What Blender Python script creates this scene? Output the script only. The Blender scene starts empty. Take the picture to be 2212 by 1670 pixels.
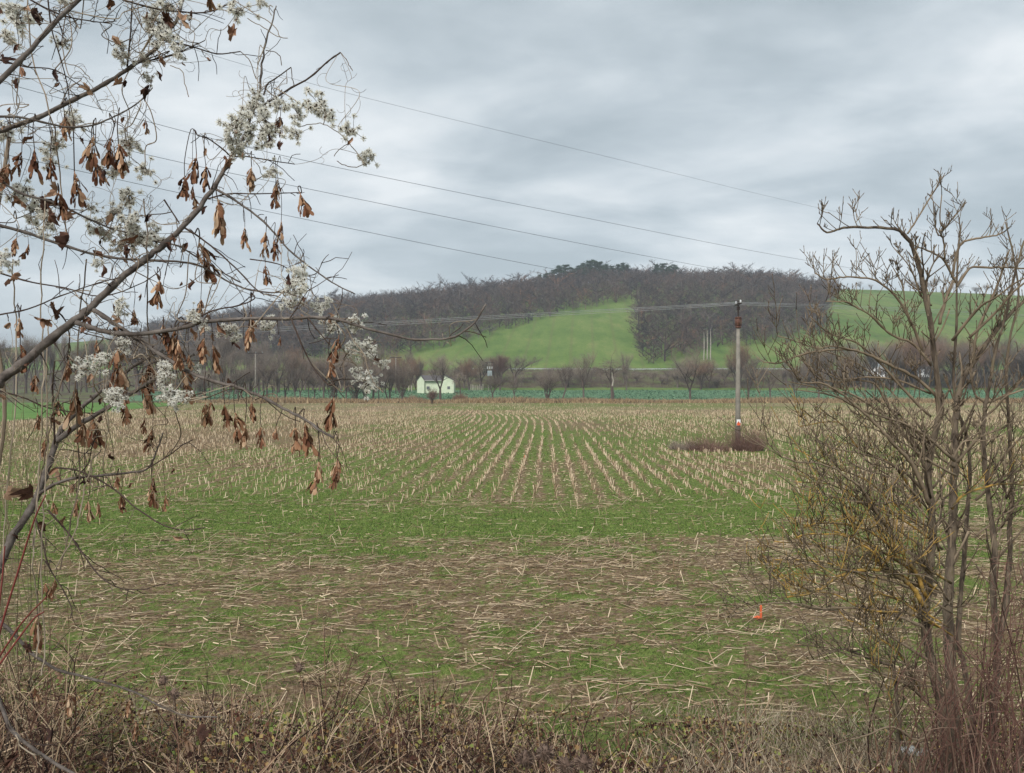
import bpy, math, random
import numpy as np
from mathutils import Vector, Matrix
R = math.radians
random.seed(7); rng = np.random.default_rng(11)
SC = bpy.context.scene
COL = SC.collection

# ------------------------------------------------------------------ camera, world, sun, exposure
F = 1700.0; CX = 1106.0; HZ = 832.0; EYE = 4.0
cam_d = bpy.data.cameras.new('camera'); cam = bpy.data.objects.new('camera', cam_d); COL.objects.link(cam)
cam.location = (0, 0, EYE); cam.rotation_euler = (R(90) - math.atan(3 / F), 0, 0)
cam_d.sensor_width = 36; cam_d.lens = 36 * F / 2212; cam_d.clip_start = 0.05; cam_d.clip_end = 9000
SC.camera = cam
SUN_EL, SUN_AZ = R(40), R(205)
world = bpy.data.worlds.new('World'); SC.world = world; world.use_nodes = True
SC.view_settings.view_transform = 'Standard'; SC.view_settings.look = 'None'
SC.view_settings.exposure = 1.3; SC.view_settings.gamma = 1
SC.cycles.max_bounces = 5; SC.cycles.diffuse_bounces = 2; SC.cycles.glossy_bounces = 1
SC.cycles.transmission_bounces = 2; SC.cycles.volume_bounces = 0; SC.cycles.transparent_max_bounces = 6

class NT:
    """tiny helper to write node trees"""
    def __init__(s, tree): s.t = tree; s.n = tree.nodes; s.l = tree.links
    def node(s, kind, **kw):
        nd = s.n.new(kind)
        for k, v in kw.items():
            if k.startswith('i_'):
                nd.inputs[k[2:].replace('_', ' ')].default_value = v
            else: setattr(nd, k, v)
        return nd
    def link(s, a, b): s.l.new(a, b)
    def math(s, op, a, b=None, clamp=False):
        nd = s.n.new('ShaderNodeMath'); nd.operation = op; nd.use_clamp = clamp
        for i, v in enumerate((a, b)):
            if v is None: continue
            if isinstance(v, (int, float)): nd.inputs[i].default_value = v
            else: s.l.new(v, nd.inputs[i])
        return nd.outputs[0]
    def noise(s, vec, scale, detail=4, rough=.55, dist=0):
        nd = s.n.new('ShaderNodeTexNoise'); nd.inputs['Scale'].default_value = scale
        nd.inputs['Detail'].default_value = detail; nd.inputs['Roughness'].default_value = rough
        nd.inputs['Distortion'].default_value = dist
        if vec is not None: s.l.new(vec, nd.inputs['Vector'])
        return nd.outputs['Fac']
    def ramp(s, fac, stops):
        nd = s.n.new('ShaderNodeValToRGB'); e = nd.color_ramp.elements
        while len(e) < len(stops): e.new(.5)
        for el, (p, c) in zip(e, stops):
            el.position = p; el.color = (*c, 1) if len(c) == 3 else c
        s.l.new(fac, nd.inputs[0]); return nd.outputs[0]
    def mix(s, fac, a, b, blend='MIX'):
        nd = s.n.new('ShaderNodeMix'); nd.data_type = 'RGBA'; nd.blend_type = blend
        for sock, v in ((nd.inputs[0], fac), (nd.inputs[6], a), (nd.inputs[7], b)):
            if isinstance(v, (int, float)): sock.default_value = v
            elif isinstance(v, tuple): sock.default_value = (*v, 1) if len(v) == 3 else v
            else: s.l.new(v, sock)
        return nd.outputs[2]

def build_world():
    w = NT(world.node_tree); w.n.clear()
    out = w.node('ShaderNodeOutputWorld'); bg = w.node('ShaderNodeBackground'); bg.inputs['Strength'].default_value = 0.08
    sky = w.node('ShaderNodeTexSky', sky_type='NISHITA', sun_disc=False, sun_elevation=SUN_EL, sun_rotation=SUN_AZ)
    tc = w.node('ShaderNodeTexCoord'); sep = w.node('ShaderNodeSeparateXYZ'); w.link(tc.outputs['Generated'], sep.inputs[0])
    z = w.math('MAXIMUM', sep.outputs[2], 0.0)
    den = w.math('ADD', z, 0.17)
    cmb = w.node('ShaderNodeCombineXYZ')
    w.link(w.math('DIVIDE', sep.outputs[0], den), cmb.inputs[0]); w.link(w.math('DIVIDE', sep.outputs[1], den), cmb.inputs[1])
    mp = w.node('ShaderNodeMapping'); mp.inputs['Scale'].default_value = (0.8, 1.0, 1); mp.inputs['Location'].default_value = (3.1, 1.35, .4)
    w.link(cmb.outputs[0], mp.inputs[0])
    n1 = w.noise(mp.outputs[0], 1.5, 5, .5, .35); n2 = w.noise(mp.outputs[0], 4.2, 5, .6, .3)
    n = w.math('ADD', w.math('MULTIPLY', n1, .77), w.math('MULTIPLY', n2, .23))
    cl = w.ramp(n, [(.37, (2.35, 2.7, 2.88)), (.455, (2.85, 3.2, 3.4)), (.53, (3.5, 3.82, 4.0)), (.65, (4.6, 4.8, 4.88))])
    # thin brighter veil towards the horizon
    hz = w.math('SUBTRACT', 1.0, w.math('MULTIPLY', z, 4.5), clamp=True)
    cl2 = w.mix(w.math('MULTIPLY', hz, .35), cl, (3.5, 4.05, 4.4))
    col = w.mix(0.93, sky.outputs[0], cl2)
    w.link(col, bg.inputs['Color']); w.link(bg.outputs[0], out.inputs[0])
build_world()
sun_d = bpy.data.lights.new('sun', 'SUN'); sun_d.energy = 1.5; sun_d.angle = R(25); sun_d.color = (1, .97, .93)
sun = bpy.data.objects.new('sun', sun_d); COL.objects.link(sun)
sun.rotation_euler = (R(90) - SUN_EL, 0, R(180) - SUN_AZ + R(0)); sun.location = (0, -20, 60)
sd = Vector((math.sin(SUN_AZ) * math.cos(SUN_EL), math.cos(SUN_AZ) * math.cos(SUN_EL), math.sin(SUN_EL)))
sun.rotation_euler = sd.to_track_quat('Z', 'Y').to_euler()

# ------------------------------------------------------------------ helpers
def P(x, y, Y):                 # a place seen at (x, y) of the photo from Y metres away
    return Vector(((x - CX) / F * Y, Y, EYE + (HZ - y) / F * Y))

def tag(o, label=None, cat=None, group=None, kind=None):
    if label: o['label'] = label
    if cat: o['category'] = cat
    if group: o['group'] = group
    if kind: o['kind'] = kind
    return o

def empty(name, loc=(0, 0, 0), label=None, cat=None, group=None):
    o = bpy.data.objects.new(name, None); COL.objects.link(o); o.location = loc; o.empty_display_size = .2
    return tag(o, label, cat, group)

def setmat(me, mats):
    for m in (mats if isinstance(mats, (list, tuple)) else [mats]): me.materials.append(m)

def mk(name, me, parent=None):
    o = bpy.data.objects.new(name, me); COL.objects.link(o)
    if parent is not None: o.parent = parent
    return o

class MB:
    """collects shapes and links them as one mesh"""
    def __init__(s): s.v = []; s.f = []; s.mi = []
    def add(s, vs, fs, mi=0):
        b = len(s.v); s.v.extend(vs); s.f.extend([tuple(b + i for i in f) for f in fs]); s.mi.extend([mi] * len(fs))
    def box(s, c, d, mi=0, rz=0):
        cx, cy, cz = c; dx, dy, dz = d[0] / 2, d[1] / 2, d[2] / 2; ca, sa = math.cos(rz), math.sin(rz); vs = []
        for z in (-dz, dz):
            for x, y in ((-dx, -dy), (dx, -dy), (dx, dy), (-dx, dy)):
                vs.append((cx + x * ca - y * sa, cy + x * sa + y * ca, cz + z))
        s.add(vs, [(3, 2, 1, 0), (4, 5, 6, 7), (0, 1, 5, 4), (1, 2, 6, 5), (2, 3, 7, 6), (3, 0, 4, 7)], mi)
    def tube(s, pts, rad, sides=5, mi=0, cap=True):
        n = len(pts)
        if n < 2: return
        if not hasattr(rad, '__len__'): rad = [rad] * n
        pts = [Vector(p) for p in pts]; vs = []; up = None
        for i in range(n):
            t = (pts[min(i + 1, n - 1)] - pts[max(i - 1, 0)])
            if t.length < 1e-9: t = Vector((0, 0, 1))
            t.normalize()
            if up is None: up = Vector((0, 0, 1)) if abs(t.z) < .9 else Vector((1, 0, 0))
            a = t.cross(up)
            if a.length < 1e-6: a = t.orthogonal()
            a.normalize(); b = a.cross(t); up = b
            for k in range(sides):
                an = 2 * math.pi * k / sides
                vs.append(tuple(pts[i] + (a * math.cos(an) + b * math.sin(an)) * rad[i]))
        fs = []
        for i in range(n - 1):
            for k in range(sides):
                k2 = (k + 1) % sides
                fs.append((i * sides + k, i * sides + k2, (i + 1) * sides + k2, (i + 1) * sides + k))
        if cap:
            fs.append(tuple(range(sides))[::-1]); fs.append(tuple((n - 1) * sides + k for k in range(sides)))
        s.add(vs, fs, mi)
    def ribbon(s, pts, wid, side, mi=0):
        n = len(pts); vs = []
        for i, p in enumerate(pts):
            w = wid[i] if hasattr(wid, '__len__') else wid
            vs.append(tuple(Vector(p) - side * w)); vs.append(tuple(Vector(p) + side * w))
        s.add(vs, [(2 * i, 2 * i + 1, 2 * i + 3, 2 * i + 2) for i in range(n - 1)], mi)
    def mesh(s, name, mats, smooth=False):
        me = bpy.data.meshes.new(name); me.from_pydata([tuple(v) for v in s.v], [], s.f); setmat(me, mats)
        if isinstance(mats, (list, tuple)) and len(mats) > 1: me.polygons.foreach_set('material_index', s.mi)
        if smooth: me.polygons.foreach_set('use_smooth', [True] * len(me.polygons))
        me.update(); return me
    def build(s, name, mats, parent=None, smooth=False):
        return mk(name, s.mesh(name, mats, smooth), parent)

def bulk(name, V, F_, mats, mi=None, parent=None, smooth=False):
    """big mesh from numpy: V (n,3), F_ (m,k) all faces with k corners"""
    me = bpy.data.meshes.new(name); k = F_.shape[1]
    me.vertices.add(len(V)); me.vertices.foreach_set('co', V.astype(np.float32).ravel())
    me.loops.add(F_.size); me.loops.foreach_set('vertex_index', F_.astype(np.int32).ravel())
    me.polygons.add(len(F_)); me.polygons.foreach_set('loop_start', np.arange(0, F_.size, k, dtype=np.int32))
    me.polygons.foreach_set('loop_total', np.full(len(F_), k, dtype=np.int32))
    setmat(me, mats)
    if mi is not None: me.polygons.foreach_set('material_index', mi.astype(np.int32))
    if smooth: me.polygons.foreach_set('use_smooth', np.ones(len(F_), dtype=bool))
    me.update(calc_edges=True); return mk(name, me, parent)

def nrm(a): return a / np.maximum(np.linalg.norm(a, axis=1, keepdims=True), 1e-9)
def tris(base, dirv, length, width, side=None):
    """thin triangles: base point, direction, length, half width -> V, F"""
    n = len(base); d = nrm(dirv)
    if side is None: side = nrm(np.cross(d, nrm(rng.normal(size=(n, 3)))))
    a = base - side * width[:, None]; b = base + side * width[:, None]; c = base + d * length[:, None]
    return np.stack([a, b, c], 1).reshape(-1, 3), np.arange(3 * n).reshape(-1, 3)
def quads(base, dirv, length, width, w2=1.0, side=None):
    n = len(base); d = nrm(dirv)
    if side is None: side = nrm(np.cross(d, nrm(rng.normal(size=(n, 3)))))
    a = base - side * width[:, None]; b = base + side * width[:, None]; t = base + d * length[:, None]
    c = t + side * (width * w2)[:, None]; e = t - side * (width * w2)[:, None]
    return np.stack([a, b, c, e], 1).reshape(-1, 3), np.arange(4 * n).reshape(-1, 4)
def prisms(base, dirv, length, rad):
    n = len(base); d = nrm(dirv); s1 = nrm(np.cross(d, np.tile([[.31, .52, .79]], (n, 1)))); s2 = np.cross(d, s1)
    vs = []
    for L in (0, 1):
        for k in range(4):
            an = math.pi / 2 * k
            vs.append(base + d * (length * L)[:, None] + (s1 * math.cos(an) + s2 * math.sin(an)) * (rad * (1 - .25 * L))[:, None])
    V = np.stack(vs, 1).reshape(-1, 3); o = (np.arange(n) * 8)[:, None]
    f = [[0, 1, 5, 4], [1, 2, 6, 5], [2, 3, 7, 6], [3, 0, 4, 7], [4, 5, 6, 7]]
    return V, np.concatenate([o + np.array([q]) for q in f], 0)
def join(parts):
    V = []; F_ = []; b = 0
    for v, f in parts: V.append(v); F_.append(f + b); b += len(v)
    return np.concatenate(V), np.concatenate(F_)

def vn(x, y, seed=0):
    xi = np.floor(x).astype(np.int64); yi = np.floor(y).astype(np.int64); xf = x - xi; yf = y - yi
    def h(a, b):
        n = (a * 374761393 + b * 668265263 + seed * 974711) & 0x7fffffff
        n = ((n ^ (n >> 13)) * 1274126177) & 0x7fffffff
        return ((n ^ (n >> 16)) & 0xffff) / 65535.0
    u = xf * xf * (3 - 2 * xf); v = yf * yf * (3 - 2 * yf)
    return (h(xi, yi) * (1 - u) + h(xi + 1, yi) * u) * (1 - v) + (h(xi, yi + 1) * (1 - u) + h(xi + 1, yi + 1) * u) * v
def fbm(x, y, seed=0, octv=4):
    s = 0; a = .5; t = 0
    for o in range(octv):
        s = s + a * vn(x * 2 ** o + 17.3 * o, y * 2 ** o - 9.1 * o, seed + o); t += a; a *= .5
    return s / t
def sstep(a, b, x):
    t = np.clip((x - a) / (b - a), 0, 1); return t * t * (3 - 2 * t)

def crom(pts, n=5):
    """smooth a polyline (x, y, ...) by Catmull-Rom"""
    pts = [np.array(p, float) for p in pts]
    if len(pts) < 3:
        return [pts[0] + (pts[1] - pts[0]) * t / n for t in range(n + 1)]
    q = [2 * pts[0] - pts[1]] + pts + [2 * pts[-1] - pts[-2]]; out = []
    for i in range(1, len(q) - 2):
        for k in range(n):
            t = k / n
            out.append(.5 * (2 * q[i] + (q[i + 1] - q[i - 1]) * t + (2 * q[i - 1] - 5 * q[i] + 4 * q[i + 1] - q[i + 2]) * t * t
                             + (3 * q[i] - q[i - 1] - 3 * q[i + 1] + q[i + 2]) * t ** 3))
    out.append(pts[-1]); return out

# ------------------------------------------------------------------ materials
def mat(name, stops, scale=6, rough=.85, bump=0, bscale=40, island=0, rnd=0, spec=.2, trans=0, coord='Object', detail=4, bdist=.01, hue=0, stretch=None):
    """procedural surface: noise through a colour ramp, optional variation per island or per object"""
    m = bpy.data.materials.new(name); m.use_nodes = True; t = NT(m.node_tree); b = t.n['Principled BSDF']
    tc = t.node('ShaderNodeTexCoord'); vec = tc.outputs[coord]
    if stretch:
        mp = t.node('ShaderNodeMapping'); mp.inputs['Scale'].default_value = stretch; t.link(vec, mp.inputs[0]); vec = mp.outputs[0]
    f = t.noise(vec, scale, detail, .6)
    if island:
        g = t.node('ShaderNodeNewGeometry')
        f = t.math('ADD', t.math('MULTIPLY', f, 1 - island), t.math('MULTIPLY', g.outputs['Random Per Island'], island))
    if rnd:
        oi = t.node('ShaderNodeObjectInfo')
        f = t.math('ADD', t.math('MULTIPLY', f, 1 - rnd), t.math('MULTIPLY', oi.outputs['Random'], rnd))
    c = t.ramp(f, stops); t.link(c, b.inputs['Base Color'])
    b.inputs['Roughness'].default_value = rough; b.inputs['Specular IOR Level'].default_value = spec
    if bump:
        bp = t.node('ShaderNodeBump'); bp.inputs['Strength'].default_value = bump; bp.inputs['Distance'].default_value = bdist
        t.link(t.noise(vec, bscale, 5, .65), bp.inputs['Height']); t.link(bp.outputs[0], b.inputs['Normal'])
    if trans:
        tr = t.node('ShaderNodeBsdfTranslucent'); t.link(c, tr.inputs[0]); mx = t.node('ShaderNodeMixShader')
        mx.inputs[0].default_value = trans; t.link(b.outputs[0], mx.inputs[1]); t.link(tr.outputs[0], mx.inputs[2])
        t.link(mx.outputs[0], t.n['Material Output'].inputs[0])
    return m

def stp(*cs):
    n = len(cs); return [(.25 + .5 * i / max(n - 1, 1), c) for i, c in enumerate(cs)]
M = {}
M['bark_grey'] = mat('bark_grey', stp((.045, .036, .031), (.115, .095, .082), (.2, .175, .155)), 30, bump=.6, bscale=90, bdist=.004)
M['bark_twig'] = mat('bark_twig', stp((.03, .021, .018), (.085, .058, .045)), 25, island=.4)
M['vine_stem'] = mat('vine_stem', stp((.09, .068, .05), (.24, .185, .135), (.34, .28, .21)), 18, island=.5)
M['bark_shrub'] = mat('bark_shrub', stp((.03, .023, .018), (.09, .068, .05), (.18, .14, .1), (.13, .11, .055)), 14, bump=.9, bscale=55, bdist=.012, stretch=(2, 2, .5))
M['bark_shrub_twig'] = mat('bark_shrub_twig', stp((.05, .037, .027), (.15, .112, .077), (.29, .225, .155)), 9, island=.4)
M['lichen'] = mat('lichen', [(.36, (.075, .055, .035)), (.46, (.15, .115, .055)), (.55, (.33, .2, .05)), (.7, (.46, .29, .075))], 12, bump=.6, bscale=60, bdist=.006)
M['lichen_twig'] = mat('lichen_twig', [(.36, (.06, .045, .03)), (.5, (.13, .1, .06)), (.62, (.3, .19, .06)), (.75, (.45, .28, .07))], 7, island=.5)
M['red_twig'] = mat('red_twig', stp((.05, .028, .023), (.14, .07, .055), (.22, .15, .11)), 8, island=.5)
M['seed'] = mat('seed', [(.22, (.05, .018, .01)), (.42, (.16, .068, .036)), (.56, (.32, .17, .095)), (.74, (.62, .44, .29))], 30, island=.6, rnd=.2, trans=.12)
M['dead_leaf'] = mat('dead_leaf', stp((.035, .018, .015), (.1, .048, .032), (.24, .13, .08), (.36, .23, .15)), 25, rnd=.5, trans=.08, bump=.8, bscale=90, bdist=.004)
M['plume'] = mat('plume', stp((.85, .81, .7), (.93, .91, .83), (.95, .94, .9)), 10, island=.5, rough=.9, trans=.55)
M['seed_core'] = mat('seed_core', stp((.035, .022, .015), (.1, .065, .04)), 30)
M['tree_far'] = mat('tree_far', stp((.04, .03, .027), (.095, .072, .062), (.15, .115, .095)), .35, island=.45, rnd=.25)
M['twig_far'] = mat('twig_far', stp((.12, .095, .078), (.21, .165, .135), (.3, .24, .195)), .35, island=.35, rnd=.35)
M['twig_orange'] = mat('twig_orange', stp((.13, .08, .055), (.25, .15, .1), (.31, .2, .135)), .35, island=.35, rnd=.2)
M['twig_red'] = mat('twig_red', stp((.09, .055, .046), (.18, .105, .085), (.27, .17, .13)), .35, island=.35)
M['forest'] = mat('forest', stp((.03, .024, .022), (.085, .06, .052), (.14, .1, .083), (.16, .11, .078)), .035, island=.4, detail=3)
M['forest_dark'] = mat('forest_dark', stp((.025, .022, .024), (.05, .042, .045), (.075, .062, .06)), .05, island=.4)
M['forest_brown'] = mat('forest_brown', stp((.06, .042, .035), (.12, .085, .07), (.17, .12, .09)), .05, island=.4)
M['forest_grey'] = mat('forest_grey', stp((.05, .045, .042), (.125, .105, .095), (.2, .175, .15)), .05, island=.4)
M['forest_rust'] = mat('forest_rust', stp((.09, .05, .034), (.2, .11, .075), (.27, .16, .1)), .05, island=.4)
M['pine'] = mat('pine', stp((.014, .035, .018), (.035, .07, .035), (.06, .1, .045)), .4, island=.5)
M['pale_trunk'] = mat('pale_trunk', stp((.22, .2, .17), (.5, .45, .38)), 2)
M['straw'] = mat('straw', [(.2, (.12, .075, .045)), (.38, (.26, .175, .105)), (.55, (.44, .325, .205)), (.78, (.64, .51, .355))], 6, island=.75)
M['straw_near'] = mat('straw_near', stp((.2, .13, .08), (.4, .3, .19), (.6, .48, .34)), 22, rnd=.5, bump=.4, bscale=120, bdist=.002)
M['weed'] = mat('weed', stp((.035, .065, .014), (.1, .19, .032), (.18, .28, .06), (.27, .31, .1)), .8, island=.6, trans=.2)
M['rape_leaf'] = mat('rape_leaf', stp((.04, .09, .05), (.09, .18, .1), (.16, .27, .16)), .5, island=.7)
M['dry_grass'] = mat('dry_grass', stp((.14, .09, .05), (.33, .225, .125), (.5, .37, .22)), .6, island=.5, trans=.2)
M['pale_grass'] = mat('pale_grass', stp((.12, .085, .055), (.33, .26, .18), (.56, .47, .35)), 2, island=.6, trans=.2)
M['brush_stem'] = mat('brush_stem', [(.25, (.022, .013, .011)), (.42, (.1, .05, .037)), (.58, (.25, .15, .1)), (.76, (.52, .39, .26))], 3, island=.75)
M['brush_leaf'] = mat('brush_leaf', [(.24, (.024, .012, .01)), (.42, (.09, .038, .026)), (.52, (.2, .1, .05)), (.6, (.4, .27, .12)), (.68, (.3, .27, .08)), (.77, (.2, .28, .07)), (.86, (.52, .47, .14))], 1.1, island=.55, trans=.2)
M['burr'] = mat('burr', stp((.04, .026, .02), (.13, .085, .065), (.3, .22, .17)), 12, island=.5)
M['concrete'] = mat('concrete', stp((.13, .118, .098), (.21, .19, .16), (.28, .255, .215)), 2.2, bump=.3, bscale=30)
M['rust'] = mat('rust', stp((.06, .03, .022), (.13, .06, .042), (.19, .11, .08)), 9, rough=.7, bump=.4)
M['dark_metal'] = mat('dark_metal', stp((.03, .022, .02), (.06, .045, .04)), 9, rough=.6)
M['wire'] = mat('wire', stp((.09, .1, .11), (.16, .17, .18)), 2, rough=.5)
M['wire_pale'] = mat('wire_pale', stp((.25, .26, .27), (.4, .41, .42)), 2, rough=.4)
M['porcelain'] = mat('porcelain', stp((.4, .41, .41), (.6, .6, .6)), 2, rough=.3, spec=.5)
M['galv'] = mat('galv', stp((.3, .32, .33), (.5, .52, .53)), 1.5, rough=.45)
M['box_grey'] = mat('box_grey', stp((.2, .24, .25), (.33, .37, .38)), 2, rough=.5)
M['white_paint'] = mat('white_paint', stp((.7, .7, .68), (.82, .82, .8)), 9, rough=.6)
M['orange_paint'] = mat('orange_paint', stp((.75, .1, .03), (.9, .16, .05)), 12, rough=.6)
M['stake_orange'] = mat('stake_orange', stp((.6, .1, .04), (.75, .19, .08)), 8, rough=.7)
M['wall_pale'] = mat('wall_pale', stp((.5, .56, .4), (.62, .67, .51)), 1.2, bump=.2, bscale=8)
M['roof_dark'] = mat('roof_dark', stp((.07, .065, .065), (.14, .13, .13)), 3, bump=.5, bscale=12, bdist=.03)
M['trim'] = mat('trim', stp((.3, .29, .25), (.45, .43, .38)), 4)
M['glass_dark'] = mat('glass_dark', stp((.03, .04, .05), (.08, .1, .12)), 1, rough=.15, spec=.5)
M['asphalt'] = mat('asphalt', stp((.045, .045, .048), (.07, .07, .072)), 8, rough=.9)
M['stone'] = mat('stone', stp((.35, .35, .33), (.62, .62, .6)), 14, bump=.8, bscale=30, bdist=.02)
M['wood_post'] = mat('wood_post', stp((.3, .27, .22), (.55, .5, .42)), 4)

def hill_mat():
    m = bpy.data.materials.new('hill_meadow'); m.use_nodes = True; t = NT(m.node_tree); b = t.n['Principled BSDF']; o = t.node('ShaderNodeTexCoord').outputs['Object']
    mp = t.node('ShaderNodeMapping'); mp.inputs['Scale'].default_value = (1, .35, .35); mp.inputs['Rotation'].default_value = (0, 0, .25); t.link(o, mp.inputs[0])
    a = t.noise(o, .018, 5, .6, .4); c = t.noise(mp.outputs[0], .16, 6, .7); d = t.noise(mp.outputs[0], 1.1, 5, .75)
    f = t.math('ADD', t.math('ADD', t.math('MULTIPLY', a, .45), t.math('MULTIPLY', c, .35)), t.math('MULTIPLY', d, .3))
    col = t.ramp(f, [(.4, (.045, .085, .02)), (.48, (.085, .145, .032)), (.57, (.125, .185, .045)), (.68, (.2, .215, .08))])
    wv = t.node('ShaderNodeTexWave', wave_type='BANDS', bands_direction='X'); wv.inputs['Scale'].default_value = .028; wv.inputs['Distortion'].default_value = 1.5; wv.inputs['Detail'].default_value = 2; wv.inputs['Detail Scale'].default_value = .2; t.link(mp.outputs[0], wv.inputs['Vector'])
    tr = t.ramp(wv.outputs['Fac'], [(.93, (0, 0, 0)), (.985, (1, 1, 1))]); col = t.mix(t.math('MULTIPLY', tr, .35), col, (.13, .12, .055)); t.link(col, b.inputs['Base Color']); b.inputs['Roughness'].default_value = .95; b.inputs['Specular IOR Level'].default_value = .1
    bp = t.node('ShaderNodeBump'); bp.inputs['Strength'].default_value = .7; bp.inputs['Distance'].default_value = .4; t.link(d, bp.inputs['Height']); t.link(bp.outputs[0], b.inputs['Normal']); return m
def ground_mat():
    m = bpy.data.materials.new('field_soil'); m.use_nodes = True; t = NT(m.node_tree); b = t.n['Principled BSDF']
    tc = t.node('ShaderNodeTexCoord'); o = tc.outputs['Object']
    at = t.node('ShaderNodeAttribute'); at.attribute_name = 'green'; at2 = t.node('ShaderNodeAttribute'); at2.attribute_name = 'tan'
    fine = t.noise(o, 14, 6, .7); mid = t.noise(o, 2.4, 5, .65)
    soil = t.ramp(fine, [(.3, (.05, .033, .02)), (.48, (.17, .115, .07)), (.66, (.34, .25, .16))])
    soil = t.mix(t.math('MULTIPLY', t.ramp(t.noise(o, 5.5, 5, .7), [(.5, (0, 0, 0)), (.66, (1, 1, 1))]), .6), soil, (.17, .15, .04))
    grn = t.ramp(t.math('ADD', t.math('MULTIPLY', fine, .6), t.math('MULTIPLY', mid, .4)), [(.33, (.04, .052, .016)), (.47, (.11, .15, .035)), (.64, (.2, .24, .07))])
    tan = t.ramp(fine, [(.3, (.13, .09, .05)), (.5, (.28, .205, .125)), (.7, (.44, .34, .22))])
    k = t.math('ADD', at.outputs['Fac'], t.math('MULTIPLY', t.math('SUBTRACT', t.noise(o, 5, 6, .75), .5), 3.4))
    k = t.math('ADD', t.math('MULTIPLY', t.math('SUBTRACT', k, .5), 2.2), .5, clamp=True)
    c = t.mix(k, soil, grn)
    k2 = t.math('ADD', at2.outputs['Fac'], t.math('MULTIPLY', t.math('SUBTRACT', t.noise(o, 9, 6, .75), .5), 1.6))
    k2 = t.math('ADD', t.math('MULTIPLY', t.math('SUBTRACT', k2, .5), 1.8), .5, clamp=True)
    c = t.mix(k2, c, tan); t.link(c, b.inputs['Base Color']); b.inputs['Roughness'].default_value = .95; b.inputs['Specular IOR Level'].default_value = .1
    bp = t.node('ShaderNodeBump'); bp.inputs['Strength'].default_value = .9; bp.inputs['Distance'].default_value = .05
    t.link(t.noise(o, 18, 6, .7), bp.inputs['Height']); t.link(bp.outputs[0], b.inputs['Normal'])
    return m
M['ground'] = ground_mat()
M['hill'] = hill_mat()
M['hill_old'] = mat('hill_grass', [(.3, (.05, .082, .02)), (.44, (.08, .128, .028)), (.58, (.115, .155, .038)), (.72, (.145, .15, .05))], .022, rough=.95, detail=9, bump=.6, bscale=2.5, bdist=.3, stretch=(1, 2.6, 1))
M['wheat'] = mat('wheat_grass', [(.3, (.06, .13, .02)), (.5, (.095, .19, .035)), (.75, (.15, .22, .06))], .25, rough=.95, detail=9)
M['rape'] = mat('rape_ground', [(.34, (.05, .085, .045)), (.5, (.095, .18, .095)), (.7, (.17, .27, .15))], 1.1, rough=.95, detail=8, bump=.8, bscale=3, bdist=.1)
M['scrub_floor'] = mat('scrub_floor', [(.35, (.06, .045, .03)), (.5, (.1, .085, .045)), (.65, (.11, .15, .04))], .2, rough=.95, detail=8)

# ------------------------------------------------------------------ the ground
_cx = np.array([-900, -455, -332, -229, -105, -2, 80, 203, 265, 455, 900.])
_ch = np.array([26, 36, 47, 61.6, 77, 86, 96, 96, 90, 83, 74.])
def height(X, Y):
    X = np.asarray(X, float); Y = np.asarray(Y, float)
    bank = 2.45 * np.clip(1 - Y / 9.6, 0, 1) ** 1.15 * (1 + .12 * (fbm(X * .5, Y * .5, 3) - .5))
    low = np.interp(Y, [0, 172, 190, 230, 300, 318, 345, 349, 356, 362], [0, 0, .12, 1.55, 2.25, 4.2, 10.2, 10.6, 10.6, 10.9])
    lo_noise = .5 * (fbm(X * .02, Y * .02, 5) - .5) * sstep(190, 240, Y)
    Hc = np.interp(X * 700 / np.maximum(Y, 400), _cx, _ch)
    t = (Y - 362) / (700 - 362)
    s = np.where(t < 1, 1.12 * t - .12 * np.clip(t, 0, 1) ** 6, 1 + .4 * (t - 1) - 1.5 * (t - 1) ** 2)
    hill = 10.9 + (Hc - 10.9) * np.maximum(s, -.4) + 2.5 * (fbm(X * .012, Y * .012, 9) - .5) * sstep(370, 450, Y)
    micro = (.1 * (fbm(X * 2.5, Y * 2.5, 21, 3) - .5) + .035 * (fbm(X * 9, Y * 9, 23, 2) - .5)) * (1 - sstep(60, 120, Y))
    return np.where(Y > 362, hill, bank + low + lo_noise + micro)
def hz1(x, y): return float(height(np.array([x]), np.array([y]))[0])
def pix2g(x, y, Y0=150., Y1=760.):
    """where the sight line through (x, y) meets the terrain"""
    Ys = np.arange(Y0, Y1, 1.); Xs = (x - CX) / F * Ys; d = (EYE + (HZ - y) / F * Ys) - height(Xs, Ys)
    k = np.where(d < 0)[0]; i = k[0] if len(k) else len(Ys) - 1
    return float(Xs[i]), float(Ys[i])

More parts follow.
